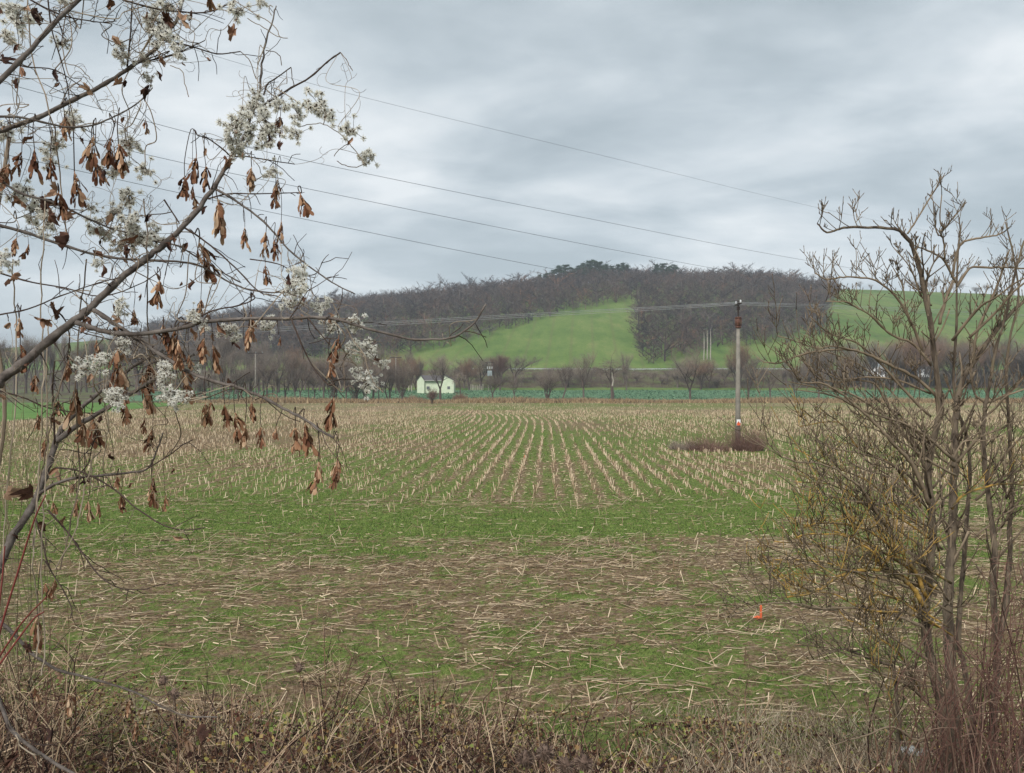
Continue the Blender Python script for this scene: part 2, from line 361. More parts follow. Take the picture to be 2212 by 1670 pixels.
ROWDIR = R(2.0)
def green_mask(X, Y):
    n = .6 * fbm(X * .75, Y * .95, 31, 5) + .4 * fbm(X * 2.6, Y * 2.2, 33, 3); big = fbm(X * .13, Y * .13, 41, 3)
    a = .14 + (n - .5) * 1.9 + .15 * (big - .5)
    near = np.clip(a + .3, .06, .9)
    wob = 1.8 * (fbm(X * .15, Y * .1, 51, 3) - .5)
    band = sstep(19.5, 21.2, Y + wob) * (1 - sstep(24.3, 26.5, Y + wob - X * .08)) * (1 - sstep(6, 11, X))
    left = sstep(2, -5, X) * sstep(15.5, 19, Y + wob) * (1 - sstep(24, 26, Y))
    mid = np.clip(.78 + 1.2 * (big - .5) + .9 * (n - .5), 0, 1)
    g = np.where(Y < 24, near, mid)
    g = np.maximum(g, np.maximum(band, left * .75) * (0.7 + .5 * n))
    rr_ = (X * math.cos(ROWDIR) - Y * math.sin(ROWDIR)) / .75; rr_ = np.abs(rr_ - np.round(rr_)) * .75
    g = g - .55 * np.exp(-(rr_ / .14) ** 2) * sstep(26, 29, Y) * (1 - sstep(70, 100, Y))
    lefttan = sstep(-8, -22, X) * sstep(34, 44, Y) * .25
    return np.clip(g - lefttan, 0, 1)
def tan_mask(X, Y):
    n = fbm(X * .3, Y * .3, 61, 4); f = fbm(X * .05, Y * .025, 71, 3)
    t = sstep(60, 100, Y) * (.12 + 1.1 * (f - .4)) + sstep(-8, -22, X) * sstep(28, 44, Y) * .12 + .3 * (n - .5)
    return np.clip(t + sstep(112, 135, Y) * .1, 0, .8)

def grid(name, xs_of_Y, Ys, mt, dz=0.0, attrs=False, smooth=True):
    nx = len(xs_of_Y(Ys[0])); X = np.stack([xs_of_Y(y) for y in Ys]); Y = np.repeat(np.array(Ys)[:, None], nx, 1)
    Z = height(X, Y) + dz; V = np.stack([X, Y, Z], 2).reshape(-1, 3); ny = len(Ys)
    i = np.arange(ny - 1)[:, None] * nx + np.arange(nx - 1)[None]; i = i.ravel()
    o = bulk(name, V, np.stack([i, i + 1, i + nx + 1, i + nx], 1), mt, smooth=smooth)
    if attrs:
        for an, fn in (('green', green_mask), ('tan', tan_mask)):
            a = o.data.attributes.new(an, 'FLOAT', 'POINT'); a.data.foreach_set('value', fn(V[:, 0], V[:, 1]).astype(np.float32))
    return o
u = np.linspace(-1, 1, 420)
field = grid('maize_field', lambda y: u * (6 + y * .95), np.concatenate([np.linspace(-6, 2, 12), np.geomspace(2.3, 176, 520)]), M['ground'], attrs=True)
tag(field, kind='structure')
u2 = np.linspace(-1, 1, 160)
g2 = grid('ground', lambda y: u2 * (180 + (y - 176) * 1.05), np.linspace(176, 362, 90), M['scrub_floor']); tag(g2, kind='structure')
hl = grid('hill', lambda y: u2 * (375 + (y - 362) * 1.1), np.concatenate([np.linspace(362, 900, 150), np.linspace(920, 2600, 20)]), M['hill']); tag(hl, kind='structure')
# base sheet to the horizon
mb = MB(); mb.add([(-4000, -300, -3), (4000, -300, -3), (4000, 6000, -3), (-4000, 6000, -3)], [(0, 1, 2, 3)])
tag(mb.build('terrain', M['scrub_floor']), kind='structure')
rp = grid('rapeseed_field', lambda y: np.linspace(-95 - (y - 188) * .3, 190 + (y - 188) * .6, 130), np.linspace(188, 285, 50), M['rape'], dz=.03); tag(rp, kind='structure')
gv = grid('meadow', lambda y: np.linspace(-140, 330, 100), np.linspace(285, 306, 10), M['hill'], dz=.03); tag(gv, kind='structure')
Ysw = np.linspace(60, 176, 50)
wh = grid('wheat_field', lambda y: np.linspace(-230, np.interp(y, [60, 85, 158, 176], [-51, -55, -67, -74]), 60) , Ysw, M['wheat'], dz=.06); tag(wh, kind='structure')
rd = grid('road', lambda y: np.linspace(-420, 420, 120), np.linspace(349.5, 355.5, 4), M['asphalt'], dz=.02); tag(rd, kind='structure')

# ------------------------------------------------------------------ stubble, stalks, weeds of the field
def standing_rows():
    parts = []; ca, sa = math.cos(ROWDIR), math.sin(ROWDIR)
    for k in range(-190, 191):
        r = k * .75
        s = np.arange(25.5, 122, .14); s = s + rng.uniform(-.06, .06, len(s))
        bend = .35 * np.sin(s * .05 + 1) + 0.0025 * np.clip(s - 80, 0, 99) ** 2
        X = r * ca + s * sa + rng.normal(0, .035, len(s)) - bend * (.8 if r > -8 else .3); Y = s * ca - r * sa
        dens = .56 + 1.3 * (fbm(X * .3, Y * .12, 81 + 0, 4) - .5) + .8 * (vn(np.full_like(s, k * 1.7), s * .09, 5) - .5) + .7 * (vn(np.full_like(s, k * 2.3), s * .6, 6) - .5)
        dens *= sstep(25, 30, Y + 2.5 * (fbm(X * .2, Y * .2, 90) - .5))
        lr = (np.abs(X) < Y * .72 + 1) & (rng.random(len(s)) < np.clip(dens, .05, .95) * np.interp(Y, [25, 60, 122], [1, .9, .6])) & (Y > 20)
        lr &= ~((X < np.interp(Y, [60, 85, 158, 176], [-51, -55, -67, -74])) & (Y > 58))
        X, Y = X[lr], Y[lr]
        if len(X) == 0: continue
        parts.append(np.stack([X, Y], 1))
    A = np.concatenate(parts); n = len(A); Z = height(A[:, 0], A[:, 1]) - .02
    d = np.stack([rng.normal(0, .22, n), rng.normal(0, .2, n), np.ones(n)], 1)
    flop = rng.random(n) < .1; d[flop] += np.stack([rng.normal(0, 1.3, flop.sum()), rng.normal(0, 1, flop.sum()), np.zeros(flop.sum())], 1)
    L = rng.uniform(.14, .36, n); rad = np.interp(A[:, 1], [25, 60, 120], [.012, .018, .021]) * rng.uniform(.8, 1.25, n)
    V, F_ = prisms(np.column_stack([A, Z]), d, L, rad)
    # far cross strip and sparse standing stalks close by
    m = 9000; Y2 = rng.uniform(118, 172, m); X2 = rng.uniform(-.7, .7, m) * Y2
    k = (X2 > np.interp(Y2, [60, 85, 158, 176], [-51, -55, -67, -74])) & (fbm(X2 * .06, Y2 * .1, 7) > .42); X2, Y2 = X2[k], Y2[k]; m = len(X2)
    a = prisms(np.column_stack([X2, Y2, height(X2, Y2)]), np.stack([rng.normal(0, .4, m), rng.normal(0, .3, m), np.ones(m)], 1), rng.uniform(.15, .32, m), np.full(m, .022))
    m = 380; Y3 = rng.uniform(9.5, 26, m); X3 = rng.uniform(-.7, .7, m) * Y3
    row = np.round(Y3 / .75) * .75; Y3 = row + rng.normal(0, .04, m)
    b = prisms(np.column_stack([X3, Y3, height(X3, Y3) - .02]), np.stack([rng.normal(0, .35, m), rng.normal(0, .3, m), np.ones(m)], 1), rng.uniform(.14, .32, m), rng.uniform(.007, .011, m))
    V, F_ = join([(V, F_), a, b]); o = bulk('maize_stubble', V, F_, M['straw'])
    tag(o, 'short upright straw-coloured maize stubble standing in long rows across the field', 'stubble', kind='stuff')
standing_rows()

def lying():
    n = 34000; Y = 8.6 + (rng.random(n) ** .62) * 19; X = rng.uniform(-.72, .72, n) * Y
    g = green_mask(X, Y); k = rng.random(n) < np.clip(1.15 - g * .8, .12, 1) * np.clip((fbm(X * .5, Y * 1.5, 151, 3) - .3) * 3.2, .12, 1) * (1 - .8 * sstep(20, 22, Y) * (1 - sstep(25, 27, Y)) * (X < 8)); X, Y = X[k], Y[k]; n = len(X)
    # cross rows: most stalks lie in loose lines
    Yr = np.round(Y / .75) * .75; w = rng.random(n) < .55; Y = np.where(w, Yr + rng.normal(0, .12, n), Y)
    ang = rng.normal(R(3), R(30), n); wild = rng.random(n) < .16; ang[wild] = rng.uniform(0, math.pi, wild.sum())
    up = np.where(rng.random(n) < .09, rng.uniform(.25, .8, n), rng.normal(.02, .03, n))
    d = np.stack([np.cos(ang), np.sin(ang), up], 1); L = .08 + .42 * rng.random(n) ** 1.5; L *= np.where(rng.random(n) < .1, 1.3, 1); rad = rng.uniform(.003, .0072, n)
    Z = height(X, Y) + .022 + rng.uniform(0, .02, n)
    order = np.argsort(Y + 1.4 * np.abs(X) / Y); near = order[:300]; rest = order[300:]
    pts = np.column_stack([X, Y, Z])
    a = prisms(pts[rest], d[rest], L[rest], rad[rest]); kk = rest[rng.random(len(rest)) < .45]; e = pts[kk] + nrm(d[kk]) * L[kk][:, None]
    dk = nrm(d[kk]) + np.column_stack([rng.normal(0, .4, len(kk)), rng.normal(0, .4, len(kk)), rng.normal(-.02, .12, len(kk))]); a = join([a, prisms(e, dk, L[kk] * rng.uniform(.2, .8, len(kk)), rad[kk] * .85)])
    # short flecks of broken straw and husk
    m = 60000; Y2 = 8.5 + (rng.random(m) ** .7) * 45; X2 = rng.uniform(-.72, .72, m) * Y2; a2 = rng.normal(0, .9, m)
    k = rng.random(m) < np.clip(1.15 - green_mask(X2, Y2), .05, 1); X2, Y2, a2 = X2[k], Y2[k], a2[k]; m = len(X2)
    q = quads(np.column_stack([X2, Y2, height(X2, Y2) + .025]), np.stack([np.cos(a2), np.sin(a2), rng.normal(0, .12, m)], 1), rng.uniform(.03, .17, m), rng.uniform(.002, .008, m) * np.interp(Y2, [8, 50], [1, 2]))
    V, F_ = join([a, q]); o = bulk('straw_litter', V, F_, M['straw'])
    tag(o, 'loose pale straw and broken stalks scattered over the soil', 'straw litter', kind='stuff')
    protos = []
    for s in range(10):
        r_ = random.Random(s); b = MB(); nseg = 5; pp = []; rr = []
        for i in range(nseg + 1):
            t = i / nseg; pp.append((t, r_.uniform(-.02, .02), r_.uniform(-.008, .01))); rr.append(.026 * (1.1 - .3 * t) * (1.25 if i in (1, 3) else 1))
        b.tube(pp, rr, 6)
        if s % 2 == 0:
            e = Vector(pp[3]); b.ribbon([e, e + Vector((.12, .05, .03)), e + Vector((.3, .09, -.01))], [.01, .03, .006], Vector((0, .7, .7)))
        protos.append(b.mesh('maize_stalk', M['straw_near'], True))
    for i, k in enumerate(near):
        o = mk('maize_stalk', protos[i % 10]); o.location = pts[k]; l = float(L[k]); o.scale = (l, l * .22 + .1, l * .22 + .1)
        o.rotation_euler = Vector(d[k]).to_track_quat('X', 'Z').to_euler()
        tag(o, 'broken dry maize stalk lying on the soil in the nearest part of the field', 'maize stalk', 'dry maize stalks fallen in the near field')
lying()

def weeds():
    parts = []
    for (n, y0, y1, pw, lmin, lmax, wd) in ((230000, 8.2, 20, .8, .025, .08, .0045), (230000, 18, 30, 1, .03, .09, .008), (120000, 30, 75, .8, .05, .13, .016)):
        Y = y0 + rng.random(n) ** pw * (y1 - y0); X = rng.uniform(-.72, .72, n) * Y
        g = green_mask(X, Y) + (fbm(X * 3, Y * 3, 101, 3) - .5) * 1.1
        k = g > rng.uniform(.3, .95, n); X, Y = X[k], Y[k]; m = len(X)
        d = np.stack([rng.normal(0, 1, m), rng.normal(0, 1, m), rng.uniform(.25, 1.3, m)], 1)
        parts.append(tris(np.column_stack([X, Y, height(X, Y)]), d, rng.uniform(lmin, lmax, m), rng.uniform(.6, 1.3, m) * wd))
    V, F_ = join(parts); o = bulk('field_weeds', V, F_, M['weed'])
    tag(o, 'low bright green weeds and grass sprouting between the maize stubble', 'weeds', kind='stuff')
    # brown undergrowth between the rapeseed field and the road
    n = 60000; Y = rng.uniform(304, 347, n); X = rng.uniform(-.72, .78, n) * Y; hN = .5 + 4.6 * np.clip(fbm(X * .07, Y * .1, 131, 4) - .3, 0, 1)
    d = np.stack([rng.normal(0, .6, n), rng.normal(0, .5, n), np.ones(n)], 1); z = rng.random(n) * hN * .6
    V, F_ = tris(np.column_stack([X, Y, height(X, Y) + z]), d, hN * rng.uniform(.3, .9, n), rng.uniform(.02, .07, n)); o = bulk('undergrowth', V, F_, M['forest_brown'])
    tag(o, 'brown leafless undergrowth on the slope between the rapeseed field and the road', 'undergrowth', kind='stuff')
    # rape plants far off: tufts
    n = 26000; Y = rng.uniform(188, 284, n); X = rng.uniform(-.5, .75, n) * Y * .9
    d = np.stack([rng.normal(0, 1, n), rng.normal(0, 1, n), rng.uniform(.3, 1, n)], 1)
    k = (X > -95 - (Y - 188) * .3); X, Y, d = X[k], Y[k], d[k]; n = len(X)
    V, F_ = quads(np.column_stack([X, Y, height(X, Y)]), d, rng.uniform(.2, .5, n), rng.uniform(.05, .12, n)); o = bulk('rapeseed_plants', V, F_, M['rape_leaf'])
    tag(o, 'blue-green rapeseed seedlings covering the field beyond the stubble', 'rapeseed', kind='stuff')
    # dry grass strip at the far edge of the stubble field
    n = 42000; Y = rng.normal(180, 2.6, n); X = rng.uniform(-.72, .75, n) * 180
    hN = .3 + 1.7 * fbm(X * .12, Y * .2, 111, 4) ** 1.2; side = X > -78
    X, Y, hN = X[side], Y[side], hN[side]; n = len(X)
    d = np.stack([rng.normal(0, .55, n), rng.normal(0, .4, n), np.ones(n)], 1)
    V, F_ = tris(np.column_stack([X, Y, height(X, Y)]), d, hN * rng.uniform(.5, 1.2, n), rng.uniform(.05, .13, n))
    o = bulk('dry_grass', V, F_, M['dry_grass']); tag(o, 'strip of tall dry tawny grass along the far edge of the stubble field', 'dry grass', kind='stuff')
weeds()

# ------------------------------------------------------------------ the far wood on the hill
def inpoly(px, py, poly):
    c = np.zeros(len(px), bool); n = len(poly); j = n - 1
    for i in range(n):
        xi, yi = poly[i]; xj, yj = poly[j]
        c ^= ((yi > py) != (yj > py)) & (px < (xj - xi) * (py - yi) / (yj - yi + 1e-12) + xi); j = i
    return c
def scatter(poly_px, spacing, seed):
    poly = [pix2g(x, y, 362) if len(p) == 2 else p[2:] for p in poly_px for x, y in [p[:2]]]
    xs = [p[0] for p in poly]; ys = [p[1] for p in poly]
    gx, gy = np.meshgrid(np.arange(min(xs), max(xs), spacing), np.arange(min(ys), max(ys), spacing))
    r = np.random.default_rng(seed); gx = gx.ravel() + r.uniform(-.45, .45, gx.size) * spacing; gy = gy.ravel() + r.uniform(-.45, .45, gy.size) * spacing
    k = inpoly(gx, gy, poly); return gx[k], gy[k]
def wood_tree(seed, nt=150):
    """a unit-height bare tree as thin triangles"""
    r = np.random.default_rng(seed); nl = 9
    th = r.uniform(0, 2 * np.pi, nl); z0 = r.uniform(.02, .55, nl); ln = r.uniform(.25, .42, nl)
    b = np.column_stack([np.zeros(nl), np.zeros(nl), z0]); d = np.column_stack([np.cos(th) * .8, np.sin(th) * .8, r.uniform(.3, 1.1, nl)])
    tr = quads(np.array([[0, 0, 0.]]), np.array([[.02, 0, 1.]]), np.array([.7]), np.array([.012]), .5, np.array([[1., 0, 0]]))
    tq = np.array([[0, 1, 2], [0, 2, 3]]); parts = [(tr[0], tq)]
    parts.append(tris(b, d, ln, np.full(nl, .008), nrm(np.cross(d, np.tile([[0, 1., 0]], (nl, 1))))))
    li = r.integers(0, nl, nt); t = r.uniform(.25, 1, nt); p = b[li] + nrm(d)[li] * (ln[li] * t)[:, None]
    dd = nrm(d)[li] * .5 + np.column_stack([r.normal(0, .9, nt), r.normal(0, .9, nt), r.uniform(-.3, 1.1, nt)]) * .7
    sd_ = nrm(np.cross(nrm(dd), nrm(r.normal(size=(nt, 3)))))
    parts.append(tris(p, dd, r.uniform(.05, .15, nt), r.uniform(.002, .006, nt), sd_))
    return join(parts)
def make_wood(name, poly, spacing, seed, label, hmin=7.5, hmax=14.5):
    X, Y = scatter(poly, spacing, seed); Z = height(X, Y); n = len(X); r = np.random.default_rng(seed + 1)
    pr = [wood_tree(s, 260) for s in range(10)]; Vs = []; Fs = []; b = 0
    H = r.uniform(hmin, hmax, n) * (0.9 + .3 * fbm(X * .03, Y * .03, 5)); A = r.uniform(0, 6.28, n); W = r.uniform(.9, 1.9, n); H = H * r.choice([.7, .9, 1.05, 1.25], n, p=[.2, .35, .3, .15]); H = np.where((Y > 630) & (r.random(n) < .14), H * 1.3, H)
    for i in range(n):
        v, f = pr[i % 10]; c, s_ = math.cos(A[i]), math.sin(A[i]); h = H[i]
        Vs.append(np.column_stack([(v[:, 0] * c - v[:, 1] * s_) * h * W[i] + X[i], (v[:, 0] * s_ + v[:, 1] * c) * h * W[i] + Y[i], v[:, 2] * h + Z[i] - .2])); Fs.append(f + b); b += len(v)
    mi = np.repeat(r.choice(5, n, p=[.36, .26, .16, .14, .08]), [len(f) for f in Fs])
    o = bulk(name, np.concatenate(Vs), np.concatenate(Fs), [M['forest'], M['forest_dark'], M['forest_brown'], M['forest_grey'], M['forest_rust']], mi=mi); tag(o, label, 'wood', kind='stuff'); return n
LW = [(250, 812), (880, 772), (1000, 740), (1100, 712), (1210, 682), (1290, 664), (1366, 650), (0, 0, 118, 715), (0, 0, 80, 725), (0, 0, -2, 725), (0, 0, -105, 725), (0, 0, -229, 725), (0, 0, -332, 725)]
RW = [(1372, 650), (1368, 700), (1369, 735), (1384, 770), (1400, 792), (1480, 778), (1560, 752), (1680, 745), (1792, 724), (1788, 668), (0, 0, 268, 640), (0, 0, 262, 690), (0, 0, 240, 718), (0, 0, 150, 728), (0, 0, 110, 728)]
nA = make_wood('hill_wood', LW, 5.2, 3, 'dark leafless wood covering the left flank and crest of the hill')
nB = make_wood('hill_wood', RW, 5.0, 5, 'dark leafless wood on the hill right of the tapering green meadow')
print('wood trees', nA, nB)

# ------------------------------------------------------------------ bare trees in the middle distance
def bare_tree_meshes(seed, h=1.0, spread=.42, clear=.25, fork=False, multi=1, lean=0, droop=0, dens=1.0, twigmat='twig_far', up=.55, tw=1.0):
    """trunk mesh (with limbs) and crown mesh (twigs), unit height"""
    r = random.Random(seed); T = MB(); tips = []
    def limb(p, d, L, rad, lev):
        n = 5; pts = [p.copy()]; rr = [rad]; q = p.copy(); dd = d.copy()
        for i in range(n):
            dd = (dd + Vector((r.gauss(0, .16), r.gauss(0, .16), .06 * up - droop * .12 * lev))).normalized(); q = q + dd * L / n; pts.append(q.copy()); rr.append(rad * (1 - .62 * (i + 1) / n))
        T.tube(pts, rr, 5 if lev < 2 else 3, cap=False)
        if lev >= 2: tips.append((pts, dd)); return
        nc = r.randint(4, 6) if lev == 0 else r.randint(3, 5)
        for k in range(nc):
            i = r.randint(2, n) if lev else r.randint(2, n); base = pts[i]; an = r.uniform(0, 6.28)
            nd = (dd * .55 + Vector((math.cos(an) * spread * 2, math.sin(an) * spread * 2, r.uniform(.05, .8) * up * 1.5 - droop * .3))).normalized()
            limb(base, nd, L * r.uniform(.5, .78), rr[i] * .62, lev + 1)
        limb(pts[-1], dd, L * .6, rr[-1], lev + 1)
    for m in range(multi):
        a = r.uniform(0, 6.28); ld = Vector((lean + (math.cos(a) * .35 if multi > 1 else r.gauss(0, .05)), math.sin(a) * .3 if multi > 1 else 0, 1)).normalized()
        base = Vector((math.cos(a) * .02 * (multi > 1), math.sin(a) * .02 * (multi > 1), -.02)); q = base + ld * clear
        rad = .022 / math.sqrt(multi) ; T.tube([base, base + ld * clear * .5, q], [rad * 1.3, rad, rad * .9], 6, cap=False)
        if fork:
            for s_ in (-1, 1): limb(q, Vector((s_ * .55, r.gauss(0, .2), 1)).normalized(), .36, rad * .75, 0)
        else:
            for k in range(3):
                an = a + k * 2.1 + r.uniform(-.4, .4); limb(q, Vector((math.cos(an) * spread, math.sin(an) * spread, 1)).normalized(), .3, rad * .7, 0)
    rg = np.random.default_rng(seed); nt = int(1500 * dens); idx = rg.integers(0, len(tips), nt); B = np.empty((nt, 3)); D = np.empty((nt, 3))
    for j, i in enumerate(idx):
        pts, dd = tips[i]; k = rg.integers(1, len(pts)); B[j] = pts[k - 1].lerp(pts[k], rg.random()); D[j] = dd
    D = D * .6 + np.column_stack([rg.normal(0, .6, nt), rg.normal(0, .6, nt), rg.uniform(-.25 - droop, .9 * up + .3, nt)])
    L = rg.uniform(.05, .15, nt)
    a = tris(B, D, L, np.full(nt, .0009 * tw)); m2 = nt; B2 = B + nrm(D) * (L * rg.uniform(.2, .9, nt))[:, None]
    D2 = D + rg.normal(0, .6, (nt, 3)); c = tris(B2, D2, L * .7, np.full(nt, .0007 * tw))
    V, F_ = join([a, c]); me = bpy.data.meshes.new('crown'); me.from_pydata(V.tolist(), [], F_.tolist()); setmat(me, M[twigmat]); me.update()
    zmax = max(V[:, 2].max(), .3); V = None
    return T.mesh('trunk', M['tree_far'], True), me, float(zmax)
PROTO = {}
def proto(kind):
    if kind not in PROTO:
        spec = {'round': [dict(seed=s, spread=.5, clear=.16) for s in (1, 2, 3)], 'tall': [dict(seed=s, spread=.22, clear=.3, up=1.0, dens=1.1) for s in (11, 12, 13, 14)],
                'fork': [dict(seed=21, spread=.5, clear=.15, fork=True)], 'bush': [dict(seed=s, spread=.5, clear=.06, multi=4, dens=1.3, tw=1.1) for s in (31, 32, 33)],
                'vase': [dict(seed=s, spread=.38, clear=.2, dens=1.1) for s in (41, 42, 43)], 'lean': [dict(seed=51, spread=.4, clear=.28, lean=.45)],
                'red': [dict(seed=61, spread=.36, clear=.2, twigmat='twig_red', dens=2.0, tw=1.5)], 'orange': [dict(seed=s, spread=.5, clear=.12, multi=3, twigmat='twig_orange', dens=2, tw=1.1) for s in (71, 72)],
                'redbush': [dict(seed=95, spread=.55, clear=.04, multi=6, twigmat='twig_red', dens=1.6, tw=2.0, droop=.3)],
                'droop': [dict(seed=81, spread=.5, clear=.3, droop=.7)]}[kind]
        PROTO[kind] = [bare_tree_meshes(**s) for s in spec]
    return PROTO[kind]
CNT = [0]
ORD = ['first', 'second', 'third', 'fourth', 'fifth', 'sixth', 'seventh', 'eighth', 'ninth', 'tenth', 'eleventh', 'twelfth', 'thirteenth', 'fourteenth', 'fifteenth', 'sixteenth', 'seventeenth', 'eighteenth', 'nineteenth']
TENS = {2: ('twentieth', 'twenty'), 3: ('thirtieth', 'thirty'), 4: ('fortieth', 'forty'), 5: ('fiftieth', 'fifty'), 6: ('sixtieth', 'sixty')}
def ordinal(i):
    n = i + 1
    if n < 20: return ORD[i]
    t, u_ = divmod(n, 10); return TENS[t][0] if u_ == 0 else TENS[t][1] + '-' + ORD[u_ - 1]
def order_labels(group, fmt, rev=False):
    os_ = [o for o in COL.objects if o.get('group') == group]; os_.sort(key=lambda o: o.location.x / o.location.y, reverse=rev)
    for i, o in enumerate(os_): o['label'] = fmt.format(ordinal(i))
def put_tree(kind, X, Y, H, label, cat='tree', group=None, name='bare_tree', widen=1.0, var=None, rot=None, sink=0):
    pr = proto(kind); CNT[0] += 1; tm, cm, zm = pr[(CNT[0] if var is None else var) % len(pr)]
    o = empty(name, (X, Y, hz1(X, Y) - sink), label, cat, group); k = H / zm
    widen *= random.uniform(.62, 1.0); o.scale = (k * widen, k * widen, k); o.rotation_euler.z = random.uniform(0, 6.28) if rot is None else rot
    mk('trunk', tm, o); mk('crown', cm, o); return o
def tree_px(kind, x, ybase, ytop, label, Y=None, **kw):
    if Y is None: X, Y = pix2g(x, ybase, 170, 345)
    else: X = (x - CX) / F * Y
    return put_tree(kind, X, Y, EYE + (HZ - ytop) / F * Y - hz1(X, Y), label, **kw)

# trees standing in the dry strip, each its own
E = [('fork', 1491, 741, 'broad bare fruit tree with a low forked trunk, left of the concrete pole', dict(rot=0)),
     ('round', 1617, 786, 'small bare tree just right of the concrete pole at the field edge', {}),
     ('round', 1664, 782, 'second small bare tree right of the concrete pole', {}),
     ('vase', 1716, 796, 'third bare tree right of the concrete pole, with a straight slim trunk', dict(widen=.8)),
     ('round', 1769, 790, 'fourth bare tree right of the concrete pole, partly behind shrub twigs', {}),
     ('vase', 1828, 792, 'fifth bare tree right of the concrete pole, behind the near shrub', {}),
     ('vase', 1261, 760, 'bare vase-shaped tree left of the leaning snag at the field edge', {}),
     ('droop', 1322, 765, 'bare tree with drooping crown behind the pale broken snag', {}),
     ('round', 1111, 814, 'little bare tree in front of the rapeseed, right of the transformer', {}),
     ('round', 1064, 812, 'low bare tree standing in front of the transformer pole', {}),
     ('lean', 1214, 790, 'bare tree leaning to the right, trunk bent over the rapeseed field', dict(rot=0)),
     ('bush', 1182, 796, 'pale many-stemmed bare bush left of the leaning tree', {}),
     ('vase', 951, 770, 'bare tree standing directly in front of the pale green house', {}),
     ('droop', 995, 800, 'gnarled low tree right of the pale green house', dict(widen=.9)),
     ('bush', 867, 778, 'wide many-stemmed bare tree left of the pale green house', {}),
     ('lean', 838, 800, 'thin bare tree leaning left of the house, at the end of the thicket', {})]
for kd, x, yt, lab, kw in E: tree_px(kd, x, 864, yt - 16, lab, **kw)
tree_px('red', 1080, 840, 757, 'tall reddish-brown tree standing behind the transformer pole', Y=282, widen=.85)
tree_px('vase', 1353, 840, 747, 'slender tree rising above the hedge behind the broken snag', Y=286, widen=.55)
tree_px('orange', 1592, 838, 722, 'big orange-brown willow behind the concrete pole', Y=292, widen=1.05)
tree_px('orange', 1512, 838, 765, 'smaller tan tree behind the forked fruit tree', Y=300)
tree_px('orange', 1015, 838, 765, 'tan rounded tree behind the right end of the house', Y=290)
tree_px('vase', 955, 838, 752, 'thin-topped tree rising behind the roof of the house', Y=285, widen=.6)
tree_px('tall', 908, 838, 768, 'slim dark tree behind the left end of the house roof', Y=285, widen=.5)
r_ = random.Random(5)
for i in range(30):   # trunk row left of the house
    x = 385 + i * 15.6 + r_.uniform(-5, 5)
    tree_px(r_.choice(['vase', 'tall', 'round', 'fork', 'bush']), x, r_.uniform(862, 867), r_.uniform(742, 800), 'small bare tree in the dense row along the field edge left of the house', group='row of bare trees left of the house', widen=r_.uniform(.8, 1.1))
for i in range(46):   # taller grove further left
    x = -60 + i * 14 + r_.uniform(-6, 6); Yd = r_.uniform(215, 290)
    top = np.interp(x, [0, 300, 480, 600], [715, 702, 712, 745]) + r_.uniform(-14, 30)
    tree_px('tall' if r_.random() < .65 else 'vase', x, 840, top, 'tall bare tree in the grove at the left, behind the maple branches', Y=Yd, group='tall bare grove at the left', widen=r_.uniform(.7, 1.1))
for i in range(24):
    x = 560 + i * 15 + r_.uniform(-6, 6); Yd = r_.uniform(235, 300)
    tree_px(r_.choice(['vase', 'orange', 'vase']), x, 840, r_.uniform(728, 775) , 'mid-brown bare tree between the row by the field and the wooded hill', Y=Yd, group='brown trees below the wooded hill')
for i in range(64):   # hedge in front of the road
    x = 900 + i * 21 + r_.uniform(-9, 9); Yd = r_.uniform(303, 325)
    tree_px(r_.choice(['bush', 'vase', 'tall', 'round', 'bush']), x, 838, (r_.uniform(752, 795) if r_.random() < .45 else r_.uniform(782, 812)) if not 1120 < x < 1180 else 806, 'bare shrub in the brown hedge between the rapeseed field and the road', Y=Yd, cat='shrub', name='hedge_shrub', group='hedge shrubs below the road', widen=1.5)
for i in range(38):
    x = 1690 + i * 16 + r_.uniform(-8, 8); Yd = r_.uniform(296, 322)
    top = np.interp(x, [1690, 1780, 1950, 2212], [770, 722, 700, 702]) + r_.uniform(-5, 35)
    tree_px(r_.choice(['orange', 'vase', 'tall']), x, 838, top, 'brown leafless tree at the foot of the hill behind the near shrub', Y=Yd, group='trees at the hill foot on the right')
for i, (x, yt) in enumerate([(1748, 607), (1765, 603), (1776, 600), (1790, 609), (1812, 602), (1858, 606), (1880, 611), (1966, 600), (1979, 596), (1992, 599), (2008, 602), (2022, 600), (2060, 606), (2075, 608), (2108, 614), (2130, 612), (2160, 618), (2190, 616)]):
    Yd = 700; X = (x - CX) / F * Yd
    put_tree(('round', 'vase', 'droop', 'round', 'bush')[i % 5], X, Yd, (EYE + (HZ - yt) / F * Yd - hz1(X, Yd)) * (.75, 1.1, .95, 1.15)[i % 4], 'tiny bare tree on the bare grassy skyline at the right', group='trees on the right skyline', widen=1.15)
# pines on the crest
def pine_mesh(seed):
    r = np.random.default_rng(seed); T = MB(); T.tube([(0, 0, 0), (.01, 0, .5), (0, 0, .95)], [.02, .014, .004], 6)
    n = 3600; cl = 34; cz = r.uniform(.3, 1, cl); rr = (.26 * (1.15 - cz) + .03) * r.uniform(.3, 1.2, cl); an = r.uniform(0, 6.28, cl); c = np.column_stack([np.cos(an) * rr, np.sin(an) * rr, cz])
    for q in c: T.tube([(0, 0, q[2] - .08), tuple(q)], [.006, .003], 3)
    i = r.integers(0, cl, n); p = c[i] + r.normal(0, 1, (n, 3)) * np.array([.042, .042, .02]); d = r.normal(0, 1, (n, 3)) + [0, 0, .6]
    V, F_ = tris(p, d, r.uniform(.02, .06, n), r.uniform(.006, .014, n))
    me = bpy.data.meshes.new('crown'); me.from_pydata(V.tolist(), [], F_.tolist()); setmat(me, M['pine']); me.update()
    return T.mesh('trunk', M['tree_far'], True), me
PM = [pine_mesh(s) for s in range(4)]
r_ = random.Random(9)
